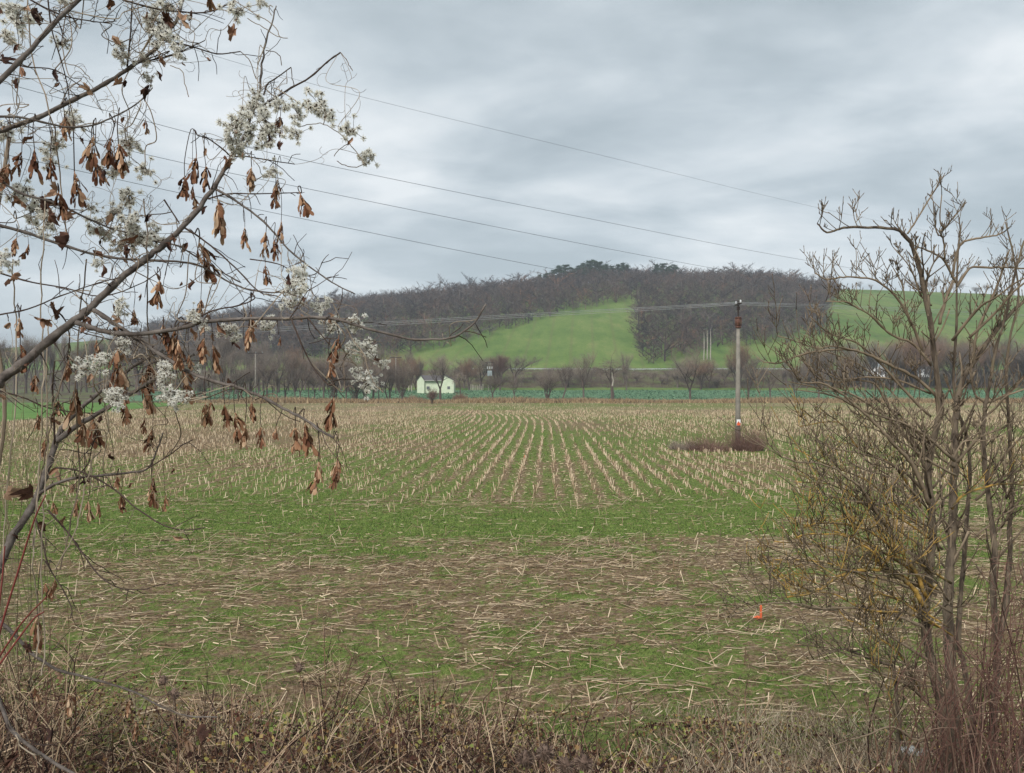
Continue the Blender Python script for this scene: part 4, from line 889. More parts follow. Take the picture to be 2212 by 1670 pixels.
    CL = [(x * .3662, y * .3662, s) for x, y, s in CL1] + [(x * .3662, 540 + y * .3662, s) for x, y, s in CL2] + [(x * .3662, 1080 + y * .3662, s) for x, y, s in CL3]
    protos = []
    for s in range(7):
        q = random.Random(100 + s); m_ = MB(); n = q.randint(17, 26)
        m_.tube([(0, 0, .0), (.002, 0, -.03), (0, .001, -.05)], [.0012, .001, .0006], 4)
        for k in range(n):
            a = q.uniform(0, 6.28); z0 = -q.uniform(.0, .05); out = q.uniform(.1, .62); d = Vector((math.cos(a) * out, math.sin(a) * out, -1)).normalized(); s0 = Vector((math.cos(a) * .002, math.sin(a) * .002, z0)); ln = q.uniform(.026, .04)
            t_ = Vector((-math.sin(a), math.cos(a), q.uniform(-.5, .5))).normalized(); t_ = (t_ + d.cross(t_) * q.uniform(-.8, .8)).normalized(); bow = d.cross(t_) * .003
            w = (.0014, .0022, .0018, .0036, .005, .0044, .0012); pts = [s0 + d * ln * f + bow * math.sin(f * 3) * q.uniform(.3, 1.4) for f in (0, .12, .3, .5, .72, .9, 1)]; m_.ribbon(pts, w, t_)
            m_.tube([s0, s0 + d * ln * .2], [.0014, .0024], 4)
        protos.append(m_.mesh('seed_cluster', M['seed'], True))
    for i, (x, y, s) in enumerate(CL):
        best = None; bd = 1e9
        for p, w in G:
            pz = p.z; u_ = CX + p.x / p.y * F; v_ = HZ - (pz - EYE) / p.y * F
            if p.x < -2.0: continue
            dd = abs(u_ - x) * 2.2 + (abs(v_ - y) if v_ < y - 12 else 60 + abs(v_ - y) * 3)
            if dd < bd: bd = dd; best = (p, u_, v_)
        p, u_, v_ = best; Yd = p.y + r.uniform(-.04, .04); top = P(x, y, Yd)
        a = p; md = Vector((top.x + r.uniform(-.01, .01), (p.y + Yd) / 2, max(p.z, top.z) + .012)); md2 = top + Vector((r.uniform(-.006, .006), 0, min(.06, abs(p.z - top.z) * .5 + .012)))
        q = crom([tuple(a), tuple(a.lerp(md, .6) + Vector((0, 0, .012))), tuple(md2), tuple(top)], 4); 
        c = mk('seed_cluster', protos[i % 7], o); c.location = L(top); k = s * Yd / 2.2 * .9; c.scale = (k * 1.05, k, k * r.uniform(.95, 1.25)); c.rotation_euler = (r.gauss(0, .12), r.gauss(0, .12), r.uniform(0, 6.28))
        inv = Matrix.LocRotScale(c.location, c.rotation_euler, c.scale).inverted(); st = MB(); st.tube([inv @ Vector(L(v)) for v in q], .0013, 4); st.build('stalk', M['bark_twig'], c)
    # curled dead leaves
    LF = [(1375, 200, 1.5), (855, 520, 1.2), (695, 500, 1), (530, 530, 1.1), (960, 365, .9), (1070, 120, 1.4), (990, 125, 1.3), (200, 110, 1.3), (10, 50, 1.2), (15, 350, .8), (105, 490, 1), (50, 640, .5), (400, 1430, 1.5), (620, 1040, .9), (865, 1290, .8), (740, 1480, 1.1), (1640, 870, .9), (1330, 970, 1.1), (1030, 1400, .7), (240, 1200, 1.2), (120, 1180, 1.2), (290, 1270, 1.3), (1230, 10, 1.4), (390, 1270, .7), (800, 1410, 1), (480, 830, .6), (340, 1120, 1.2)]
    LF = [(x * .3662, y * .3662, s) for x, y, s in LF] + [(x * .3662, 540 + y * .3662, s) for x, y, s in [(75, 150, .9), (260, 410, 1.3), (320, 380, 1.1), (310, 320, .8), (670, 350, .8), (795, 435, .7), (830, 270, .6), (1480, 270, .8), (1230, 400, .7), (1780, 320, 1.1), (110, 80, .7), (195, 1420, 1.4), (35, 1430, 1.1), (325, 1000, 1), (1345, 770, .8), (710, 410, 1), (940, 170, .8), (500, 1360, .5)]] + [(60, 1400, 1.1), (130, 1455, .9), (428, 1590, 1.6), (405, 1600, 1.3), (110, 1590, 1.2), (25, 1640, 1.3)]
    lp = []
    for s in range(5):
        q = random.Random(300 + s); m_ = MB(); outl = []
        for k in range(36):
            a = k / 36 * 6.283; lobes = .62 + .38 * abs(math.cos(a * 2.5 + 1.57)) ** 1.3 + .06 * math.cos(a * 13); outl.append((a, lobes * .036 * q.uniform(.9, 1.1)))
        vs = [(0, 0, 0)]; cu = q.uniform(45, 90); fx, fy = q.uniform(-1, 1), q.uniform(-1, 1)
        for ring in (.4, .75, 1):
            for a, rd_ in outl:
                x = math.cos(a) * rd_ * ring * .75; y = math.sin(a) * rd_ * ring; z = cu * (x * fx + y * fy * .6) ** 2 + .007 * math.sin(a * 5 + s) * ring + .5 * abs(x); vs.append((x * .85, y, z + q.gauss(0, .0008)))
        fs = [(0, 1 + k, 1 + (k + 1) % 36) for k in range(36)]
        for g in range(2): fs += [(1 + g * 36 + k, 1 + (g + 1) * 36 + k, 1 + (g + 1) * 36 + (k + 1) % 36, 1 + g * 36 + (k + 1) % 36) for k in range(36)]
        m_.add(vs, fs); m_.tube([(0, 0, 0), (0, .03, .01), (0.004, .055, .018)], .0011, 4); lp.append(m_.mesh('dead_leaf', M['dead_leaf'], True))
    for i, (x, y, s) in enumerate(LF):
        c = mk('dead_leaf', lp[i % 5], o); Yd = 2.5 + r.uniform(-.15, .15); c.location = L(P(x, y, Yd)); s *= .68; c.scale = (s * .62, s * .9, s * .9); c.rotation_euler = (r.uniform(.6, 2.4), r.gauss(0, .5), r.uniform(-.8, .8) + math.pi * (i % 2))
    return G
GP = maple()

def clematis():
    x0 = P(-60, 0, 2.5).x; zb = hz1(x0, 2.9); o = empty('clematis_vine', (x0, 2.9, zb), 'tangled clematis vine with fluffy white seed heads climbing through the maple', 'vine'); base = Vector(o.location); L = lambda v: tuple(Vector(v) - base); r = random.Random(8)
    st = MB()
    HAND = [[(645, 275), (670, 269), (699, 269), (729, 286), (754, 308), (776, 337), (787, 355)], [(699, 269), (704, 250), (702, 240)], [(787, 355), (765, 362), (740, 355), (728, 348)], [(754, 308), (735, 322), (722, 338)],
            [(720, 657), (751, 716), (783, 763), (798, 806), (810, 829), (828, 848)], [(783, 763), (765, 757), (750, 752)], [(798, 806), (790, 815), (786, 822)], [(560, 205), (553, 230), (540, 262), (528, 290), (515, 318), (498, 338)],
            [(736, 114), (748, 128), (755, 142), (762, 153)], [(629, 146), (632, 170), (634, 187)], [(590, 16), (583, 12), (582, 26), (588, 34)], [(571, 108), (563, 98), (560, 110), (558, 130)], [(574, 109), (595, 113), (606, 125), (609, 142)],
            [(520, 112), (538, 128), (549, 157), (553, 170)], [(368, 142), (393, 153), (400, 180), (408, 210)], [(535, 40), (570, 60), (600, 80), (622, 83)], [(505, 0), (550, 30), (590, 55), (606, 82)], [(134, 136), (170, 145), (190, 165), (202, 178)]]
    for h in HAND:
        q = crom([(x, y, 2.6 if y < 600 else 2.3) for x, y in h], 4); st.tube([L(v) for v in bump_wob([P(*p) for p in q], .001, r)], .0014, 4)
    C1 = [(120, 80, 70), (60, 230, 50), (365, 250, 35), (60, 40, 40), (380, 0, 30), (990, 20, 60), (900, 120, 70), (950, 200, 60), (720, 310, 50), (860, 350, 40), (880, 460, 30), (1060, 300, 40), (1400, 50, 60), (1540, 10, 30), (1530, 590, 45), (1500, 660, 60), (1580, 720, 50), (1400, 740, 70), (1370, 820, 50), (1480, 780, 60), (1590, 800, 60), (1430, 880, 60), (1650, 630, 50), (1750, 660, 50), (1740, 780, 50), (1900, 640, 70), (2065, 760, 55), (2180, 930, 45), (430, 730, 50), (20, 770, 60), (320, 850, 50), (750, 860, 60), (690, 990, 50), (860, 1000, 50), (760, 1150, 50), (100, 1130, 65), (200, 1250, 60), (270, 1310, 55), (300, 940, 45), (600, 1350, 55), (680, 1260, 50), (760, 1330, 55), (800, 1390, 55), (860, 1400, 55), (930, 1395, 50), (1600, 1010, 40), (700, 1430, 40), (540, 1220, 30), (1740, 1600, 25)]
    C2 = [(1760, 170, 55), (1740, 240, 60), (1720, 300, 45), (1880, 330, 40), (1920, 310, 28), (1945, 450, 50), (2100, 420, 45), (1570, 460, 45), (1360, 490, 50), (1175, 430, 40), (1130, 370, 30), (720, 345, 40), (720, 550, 50), (600, 660, 50), (520, 690, 50), (970, 700, 55), (960, 770, 45), (1000, 840, 50), (1060, 890, 45), (1165, 700, 30), (680, 860, 45), (680, 900, 40), (2085, 580, 45), (2170, 580, 45), (2260, 680, 32), (2140, 730, 40), (2150, 790, 50), (2210, 780, 38), (10, 60, 50), (580, 80, 30)]
    C = [(x * .3662, y * .3662, s) for x, y, s in C1] + [(x * .3662, 540 + y * .3662, s) for x, y, s in C2]
    def head(m_, q, c, rad):   # one fluffy seed ball: dark heart and curling plumes
        m_.tube([c + Vector((0, 0, -rad * .28)), c, c + Vector((0, 0, rad * .28))], [rad * .12, rad * .3, rad * .12], 5, 1); m_.tube([c + Vector((0, -rad * .72, 0)), c + Vector((0, -rad * .4, 0))], [rad * .1, rad * .2], 5, 1)
        for k in range(44):
            d = Vector((q.gauss(0, 1), q.gauss(0, 1), q.gauss(0, 1))).normalized(); t_ = d.orthogonal().normalized(); t_ = (t_ * math.cos(k) + d.cross(t_) * math.sin(k)); L_ = rad * q.uniform(.8, 1.25)
            p = [c + d * rad * .15, c + d * L_ * .55 + t_ * L_ * .12, c + d * L_ * .85 + t_ * L_ * .42 + Vector((0, 0, -.1 * rad))]; m_.ribbon(p, [rad * .03, rad * .12, rad * .035], d.cross(t_).normalized(), 0)
    protos = []
    for s in range(7):
        q = random.Random(500 + s); m_ = MB(); n = q.randint(13, 20)
        for k in range(n):
            c = Vector((q.gauss(0, .42), q.gauss(0, .25), q.gauss(0, .42))); c = c * .033; head(m_, q, c, .0102 * q.uniform(.8, 1.1)); m_.tube([(0, 0, -.012), tuple(c * .5 + Vector((0, 0, -.004))), tuple(c)], .0006, 3, 1)
        protos.append(m_.mesh('seed_head', [M['plume'], M['seed_core']], False))
    cp = []
    for i, (x, y, s) in enumerate(C):
        Yd = (2.65 if y < 560 else 2.35) + r.uniform(-.12, .12); c = mk('seed_head', protos[i % 7], o); w = P(x, y, Yd); c.location = L(w); k = s / 50 * 1.12 * Yd / 2.4; c.scale = (k, k, k); c.rotation_euler = (r.gauss(0, .4), r.uniform(-3, 3), r.gauss(0, .5)); cp.append((x, y, Yd))
    # wandering stems: from seed head to seed head and to branches, with loops and curls
    gp = [(CX + p.x / p.y * F, HZ - (p.z - EYE) / p.y * F, p.y) for p, w in GP if p.x > -1.9]
    def near(x, y, R_): return [g for g in gp if abs(g[0] - x) + abs(g[1] - y) < R_]
    for i in range(330):
        a = r.choice(cp) if r.random() < .7 else r.choice(gp)
        if a[0] > 420 and r.random() < .55: continue
        nb = near(a[0], a[1], 190) or gp; b = r.choice(nb)
        dx, dy = b[0] - a[0], b[1] - a[1]; ln = math.hypot(dx, dy) + 20; pts = [a]
        for k in (1, 2, 3): pts.append((a[0] + dx * k / 4 + r.gauss(0, .13) * ln, a[1] + dy * k / 4 + r.gauss(0.04, .13) * ln, a[2] + (b[2] - a[2]) * k / 4 + r.gauss(0, .03)))
        pts.append(b); q = crom(pts, 6); w0 = r.choice((.0008, .001, .0012, .0017)); W = [L(P(*p)) for p in q]; st.tube(W, w0, 4)
        for j in range(2, len(q) - 1, 3):     # little curling tendrils
            if r.random() < .55:
                c = q[j]; an = r.uniform(0, 6.28); pp = [c]; rr = r.uniform(3, 9); cu = r.uniform(-.9, .9)
                for k in range(5): an += cu; pp.append((pp[-1][0] + math.cos(an) * rr, pp[-1][1] + math.sin(an) * rr, c[2] + r.gauss(0, .006)))
                st.tube([L(P(*p)) for p in pp], .0007, 3)
    # long stems hanging down to the bank
    for pts in ([(95, 420), (92, 520), (88, 640), (90, 760), (94, 860), (86, 960), (80, 1080), (70, 1200), (84, 1330), (78, 1420)], [(106, 690), (103, 800), (100, 960), (98, 1090), (90, 1240), (95, 1380), (90, 1460)], [(150, 780), (120, 870), (98, 960), (80, 1060), (72, 1180)], [(190, 560), (170, 700), (160, 860), (175, 1020), (160, 1120), (130, 1230)],
                [(30, 560), (35, 720), (30, 900), (10, 1080), (5, 1250)], [(310, 430), (318, 560), (322, 700), (330, 800)], [(200, 980), (185, 1060), (160, 1140), (120, 1230)], [(60, 0), (70, 130), (110, 250), (130, 400), (150, 520)]):
        q = crom([(x + r.gauss(0, 3), y, 2.55 + .05 * math.sin(y * .02)) for x, y in pts], 5); st.tube([L(v) for v in bump_wob([P(*p) for p in q], .002, r)], .0022, 5)
    b0 = crom([(-60, 1780, 2.9), (-30, 1500, 2.8), (-40, 1200, 2.7), (10, 900, 2.6), (-20, 600, 2.55), (20, 300, 2.6)], 6); st.tube([L(P(*p)) for p in b0], [.006] * len(b0), 6)
    st.build('stem', M['vine_stem'], o); lp = []
    for s in range(5):
        q = random.Random(700 + s); m_ = MB(); pts = [Vector((q.gauss(0, .003), q.gauss(0, .003), -.009 * k)) for k in range(5)]; sd_ = Vector((1, q.gauss(0, .5), 0)).normalized(); m_.ribbon(pts, [.001, .007, .009, .006, .001], sd_); m_.ribbon([p + Vector((.002, .003, -.002)) for p in pts], [.001, .005, .006, .004, .001], sd_.cross(Vector((0, 0, 1))).normalized()); lp.append(m_.mesh('withered_leaf', M['dead_leaf'], True))
    g2_ = [g for g in gp if g[0] < 470 and g[1] < 1150]
    for i in range(100):
        g = r.choice(g2_) if i % 3 else r.choice(cp); c = mk('withered_leaf', lp[i % 5], o); c.location = L(P(g[0] + r.gauss(0, 16), g[1] + r.uniform(-5, 34), g[2] + r.gauss(0, .03))); k = r.uniform(.45, 1.2); c.scale = (k, k, k); c.rotation_euler = (r.gauss(0, .5), r.gauss(0, .5), r.uniform(0, 6.28))
clematis()

# ------------------------------------------------------------------ near shrub tree on the right
def shrub():
    bx = P(2085, 0, 5.6); B0 = Vector((bx.x, 5.6, hz1(bx.x, 5.6))); o = empty('shrub_tree', B0, 'large many-stemmed bare shrub with yellow lichen on its lower branches, at the right', 'shrub'); L = lambda v: tuple(Vector(v) - B0); r = random.Random(12)
    lichen = []
    ST = [([(2050, 1790), (2046, 1640), (2042, 1563), (2030, 1506), (2013, 1433), (2001, 1361), (2001, 1312), (2007, 1246), (2013, 1188), (2015, 1146), (2010, 1082), (2005, 1017), (2018, 940), (2032, 882), (2020, 785), (2012, 708), (2001, 650), (1989, 591), (1974, 541), (1962, 518), (1943, 498), (1915, 493), (1861, 491), (1830, 491), (1807, 496), (1785, 502), (1765, 483)], 5.3, 5.0, 24, 3),
          ([(2078, 1790), (2066, 1620), (2059, 1534), (2056, 1462), (2051, 1390), (2048, 1318), (2051, 1246), (2056, 1188), (2059, 1107), (2062, 1017), (2062, 939), (2067, 875), (2080, 823), (2105, 778), (2148, 719), (2179, 681), (2212, 650), (2260, 600)], 5.5, 5.8, 30, 5),
          ([(2112, 1790), (2104, 1640), (2100, 1560), (2091, 1491), (2082, 1433), (2071, 1390), (2074, 1303), (2082, 1217), (2090, 1100), (2096, 1000), (2085, 930), (2066, 880), (2060, 800), (2066, 720), (2067, 610), (2070, 540), (2074, 500), (2071, 470)], 5.9, 5.8, 15, 2.5),
          ([(2130, 1790), (2142, 1640), (2149, 1506), (2154, 1448), (2154, 1390), (2149, 1332), (2146, 1246), (2149, 1188), (2142, 1120), (2132, 1043), (2124, 965), (2126, 913), (2129, 872), (2140, 820), (2150, 760), (2170, 690), (2190, 600), (2212, 520)], 5.5, 5.4, 18, 4),
          ([(2154, 1399), (2172, 1318), (2178, 1246), (2183, 1188), (2181, 1146), (2186, 1069), (2183, 991), (2178, 888), (2173, 810), (2180, 740), (2200, 640), (2190, 560), (2172, 480)], 5.6, 5.5, 13, 3),
          ([(2170, 1800), (2200, 1650), (2230, 1500), (2225, 1300), (2240, 1100), (2230, 900), (2250, 700)], 5.4, 5.6, 18, 5),
          ([(2060, 1790), (1950, 1640), (1944, 1560), (1938, 1520), (1935, 1470), (1929, 1440), (1911, 1433), (1876, 1422), (1841, 1408), (1819, 1402), (1791, 1412)], 5.2, 5.0, 9, 4)]
    BR = [([(2008, 1090), (1985, 1030), (1961, 991), (1935, 965), (1909, 934), (1875, 901), (1847, 875), (1816, 849), (1775, 828), (1733, 828), (1723, 815)], 5.1, 4.7, 10, 3, 0),
          ([(2010, 1240), (1987, 1214), (1948, 1177), (1922, 1146), (1896, 1110), (1873, 1071), (1850, 1045), (1826, 1030), (1803, 1012), (1767, 1001), (1728, 999), (1690, 985), (1660, 960)], 5.2, 4.6, 9, 2.5, 0),
          ([(2001, 1312), (1984, 1289), (1970, 1269), (1944, 1249), (1909, 1233), (1877, 1230), (1840, 1234), (1805, 1249), (1775, 1272), (1740, 1284), (1700, 1290)], 5.1, 4.8, 12, 4, 1),
          ([(2003, 1370), (1989, 1352), (1936, 1331), (1883, 1317), (1812, 1313), (1777, 1315), (1731, 1306), (1682, 1303), (1646, 1306), (1611, 1317), (1572, 1334)], 5.2, 4.7, 8, 2.5, 0),
          ([(2002, 1290), (1971, 1222), (1936, 1200), (1912, 1169), (1883, 1150), (1830, 1133), (1773, 1130), (1735, 1140)], 5.1, 4.9, 10, 3, 1),
          ([(1935, 1235), (1904, 1221), (1887, 1193), (1851, 1172), (1820, 1156), (1745, 1154), (1715, 1165)], 5.0, 4.8, 8, 3, 1),
          ([(2036, 867), (1977, 816), (1931, 793), (1884, 770), (1849, 758), (1807, 755), (1760, 760), (1721, 770), (1683, 785), (1652, 783)], 5.2, 4.8, 8, 3, 0),
          ([(1993, 760), (1970, 700), (1943, 650), (1915, 622), (1884, 603), (1838, 599), (1807, 601), (1784, 604), (1760, 590)], 5.2, 5.0, 6, 3, 0),
          ([(2012, 790), (1975, 745), (1943, 731), (1915, 715), (1884, 684), (1853, 665), (1830, 653), (1784, 651)], 5.2, 5.0, 6, 2.5, 0),
          ([(2010, 900), (1960, 850), (1915, 800), (1884, 766), (1842, 737), (1807, 727), (1776, 708), (1749, 684)], 5.2, 4.9, 6, 2.5, 0),
          ([(1849, 758), (1800, 748), (1770, 752), (1733, 745)], 5.0, 4.9, 4, 2.5, 0),
          ([(2005, 1000), (1960, 930), (1920, 880), (1890, 830), (1850, 822), (1800, 825), (1760, 815)], 5.3, 5.0, 7, 3, 0),
          ([(2010, 850), (1940, 822), (1870, 815), (1820, 820), (1790, 808)], 5.2, 5.0, 5, 2.5, 0),
          ([(1960, 505), (1977, 479), (2001, 440), (2020, 410), (2033, 382)], 5.0, 5.0, 4, 2.5, 0),
          ([(2028, 500), (2040, 494), (2059, 471), (2086, 438)], 5.2, 5.2, 4, 2.5, 0), ([(2040, 495), (2030, 475), (2034, 421)], 5.2, 5.2, 3.5, 2, 0), ([(2028, 510), (2020, 490), (2016, 436)], 5.2, 5.2, 3.5, 2, 0),
          ([(2063, 611), (2040, 564), (2012, 545), (1974, 530)], 5.4, 5.2, 6, 3, 0), ([(2056, 600), (2067, 545), (2082, 522), (2117, 514), (2152, 508), (2171, 500)], 5.5, 5.4, 6, 3, 0),
          ([(2067, 619), (2094, 580), (2133, 578), (2171, 578), (2212, 580)], 5.6, 5.6, 6, 4, 0), ([(2040, 560), (2038, 520), (2028, 500)], 5.3, 5.2, 4, 3, 0), ([(2030, 700), (2045, 640), (2063, 600)], 5.3, 5.4, 7, 5, 0),
          ([(2012, 660), (1990, 640), (1975, 600), (1960, 570), (1930, 535)], 5.2, 5.1, 4, 2, 0), ([(1970, 700), (1955, 660), (1950, 620), (1930, 580)], 5.1, 5, 4, 2, 0),
          ([(2100, 785), (2110, 720), (2140, 650), (2160, 600), (2180, 540)], 5.7, 5.6, 7, 3, 0), ([(2129, 872), (2160, 860), (2190, 840), (2230, 790)], 5.5, 5.3, 6, 4, 0), ([(2129, 872), (2105, 850), (2095, 800)], 5.5, 5.5, 5, 3, 0),
          ([(2132, 1040), (2160, 1000), (2190, 960), (2230, 930)], 5.5, 5.3, 7, 4, 0), ([(2056, 1100), (2080, 1070), (2120, 1055), (2170, 1045), (2230, 1050)], 5.5, 5.3, 6, 4, 1),
          ([(1990, 1500), (1960, 1440), (1930, 1400), (1900, 1380), (1860, 1350), (1830, 1340)], 5.2, 5.0, 6, 3, 1), ([(2030, 1560), (1985, 1600), (1930, 1570), (1870, 1590), (1830, 1600), (1780, 1620)], 5.1, 4.9, 5, 2.5, 0),
          ([(1950, 1600), (1920, 1500), (1900, 1450), (1880, 1430)], 5.1, 5.0, 4, 2.5, 1), ([(2062, 1010), (2030, 990), (1980, 980), (1930, 1010), (1880, 1000)], 5.5, 5.3, 5, 3, 0), ([(2005, 1150), (1970, 1100), (1930, 1085), (1870, 1090), (1820, 1075), (1780, 1080)], 5.2, 5, 5, 2.5, 0)]
    def shoot(p, d, ln, rad, lev, tgt):
        n = 4; pts = [p]; dd = d
        for i in range(n):
            dd = (dd + Vector((r.gauss(0, .08), r.gauss(0, .08), r.gauss(.09, .07)))).normalized(); pts.append(pts[-1] + dd * ln / n)
        rr = [rad, rad * .92, rad * .85, rad * .8, rad * .76]; tgt.tube([L(v) for v in pts], rr, 4, 1); tgt.tube([L(pts[-1]), L(pts[-1] + dd * .012)], [rad * 1.15, rad * .5], 4, 1)
        if lev > 0:
            for i in range(1, 5):
                if r.random() < .5:
                    a = dd.orthogonal().normalized(); an = r.uniform(0, 6.28); a = a * math.cos(an) + dd.cross(a) * math.sin(an)
                    for sg in ((1, -1) if r.random() < .4 else (1,)):
                        shoot(pts[i], (dd * .8 + a * sg * .75 + Vector((0, 0, .25))).normalized(), ln * r.uniform(.35, .7), max(.0023, rad * .75), lev - 1, tgt)
    def lay(pts, d0, d1, w0, w1, name, mt, wob=.05, sh=.9, lev=2, mtw='bark_shrub_twig', lns=.32):
        n = len(pts); q = crom([(x, y, d0 + (d1 - d0) * i / (n - 1)) for i, (x, y) in enumerate(pts)], 4); W = [P(*p) for p in q]; m = len(W); wr = [(w0 + (w1 - w0) * (i / (m - 1)) ** .8) / 2 * q[i][2] / F for i in range(m)]
        W = bump_wob(W, wr[0] * wob, r)
        for i in range(2, m - 1): wr[i] *= r.uniform(.9, 1.15)
        b = MB(); b.tube([L(p) for p in W], wr, 10 if w0 > 12 else 6)
        for i in range(2 if w0 < 12 else m // 3, m):
            t = (W[min(i + 1, m - 1)] - W[i - 1]).normalized()
            if r.random() < sh:
                a = Vector((r.gauss(0, .6), r.gauss(0, .6), r.uniform(.3, 1.2))); shoot(W[i], (t * .6 + a).normalized(), r.uniform(.07, lns) * (1.25 if W[i].z < 3.6 else .8 if W[i].z < 4.7 else .5), max(.0027, wr[i] * .36), lev if r.random() < .22 else (1 if r.random() < .6 else 0), b)
        b.build(name, [mt, M[mtw]], o, True)
    for i in range(50):
        sx = r.uniform(1990, 2070); sy = r.uniform(960, 1560); k = r.uniform(.4, 1.25); dr = -1 if i < 28 else 1; up_ = r.uniform(.35, 1.2) + (.5 if sy < 1250 else 0)
        pts = [(sx, sy)] + [(sx + dr * 80 * k * j + r.gauss(0, 8), sy - up_ * k * (75 * j - 9.5 * j * j) + r.gauss(0, 8)) for j in range(1, 5)]
        if dr > 0: pts = [(x + 60, y - 330) for x, y in pts] if i % 3 else pts
        if dr < 0 or sx + 320 * k < 2300: BR.append((pts, 5.2 if dr < 0 else 5.5, r.uniform(4.7, 5.3), r.uniform(4, 7.5), 2.2, 1 if dr < 0 and 1080 < sy < 1420 and r.random() < .5 else 0))
    for s in ST: lay(*s, 'stem', M['bark_shrub'], sh=.6, lev=2, lns=.34)
    for s in BR:
        lay(*s[:5], 'branch', M['lichen'] if s[5] else M['bark_shrub_twig'], wob=.18, sh=.85, lev=2, lns=.3 if s[0][0][1] > 800 else .24, mtw='lichen_twig' if s[5] else 'bark_shrub_twig')
shrub()
def red_bush(name, x0, x1, ytop, Yd, n, label, seed, xl=0):
    r = random.Random(seed); xm = (x0 + x1) / 2; X = (xm - CX) / F * Yd; B0 = Vector((X, Yd, hz1(X, Yd))); b = MB()
    for i in range(n):
        x = r.uniform(x0, x1); y = ytop + abs(r.gauss(0, 120)); bx = X + r.gauss(0, .3); p0 = Vector((bx, Yd + r.gauss(0, .2), hz1(bx, Yd))); p2 = P(x, y, Yd + r.gauss(0, .35)); pm = p0.lerp(p2, .5) + Vector((r.gauss(0, .07), r.gauss(0, .07), r.gauss(.05, .06)))
        q = [Vector(v) for v in crom([tuple(p0), tuple(pm), tuple(p2)], 3)]; b.tube([tuple(v - B0) for v in q], [.005, .0045, .004, .0035, .003, .0025, .002], 4)
        for k in range(r.randint(3, 6)):
            s = r.choice(q[2:]); d = Vector((r.gauss(0, .6), r.gauss(0, .5), r.uniform(-.1, .9))).normalized(); l_ = r.uniform(.06, .28); b.tube([tuple(s - B0), tuple(s + d * l_ * .5 + Vector((0, 0, .01)) - B0), tuple(s + d * l_ - B0)], [.002, .0018, .0015], 3)
    o = b.build(name, M['red_twig']); o.location = B0; return tag(o, label, 'shrub')
red_bush('dogwood', 1960, 2260, 1330, 4.7, 95, 'thicket of thin reddish stems at the foot of the large shrub, lower right corner', 3)
red_bush('dogwood', 2120, 2300, 1150, 4.9, 34, 'taller reddish stems rising along the right edge of the picture', 5)
M['olive_twig'] = mat('olive_twig', stp((.09, .07, .04), (.2, .165, .09), (.28, .24, .15)), 8, island=.5)
o = red_bush('willow_shrub', -140, 95, 850, 6.6, 46, 'olive-brown twiggy shrub at the left edge behind the maple branches', 9); o.data.materials.clear(); o.data.materials.append(M['olive_twig'])
o = red_bush('bramble', -160, 230, 1330, 5.4, 70, 'high tangle of arching brown bramble canes in the lower left corner', 11); o.data.materials.clear(); o.data.materials.append(M['brush_stem'])
b = MB(); r_ = random.Random(2); Bq = P(-60, 1640, 2.9)
for pts in ([(-60, 1640), (-10, 1400), (40, 1230), (75, 1120), (98, 1070)], [(-60, 1640), (-20, 1460), (30, 1370), (60, 1330), (100, 1290)], [(-60, 1640), (-30, 1500), (0, 1290), (10, 1180)], [(-50, 1500), (10, 1420), (70, 1340), (95, 1322)]):
    q = crom([(x, y, 2.5) for x, y in pts], 5); b.tube([tuple(P(*p) - Bq) for p in q], [.004 - .002 * i / len(q) for i in range(len(q))], 5)
o = b.build('dogwood', mat('red_bark', stp((.12, .03, .025), (.24, .06, .05)), 9), smooth=True); o.location = Bq; tag(o, 'few bright red slender stems at the lower left edge', 'shrub')

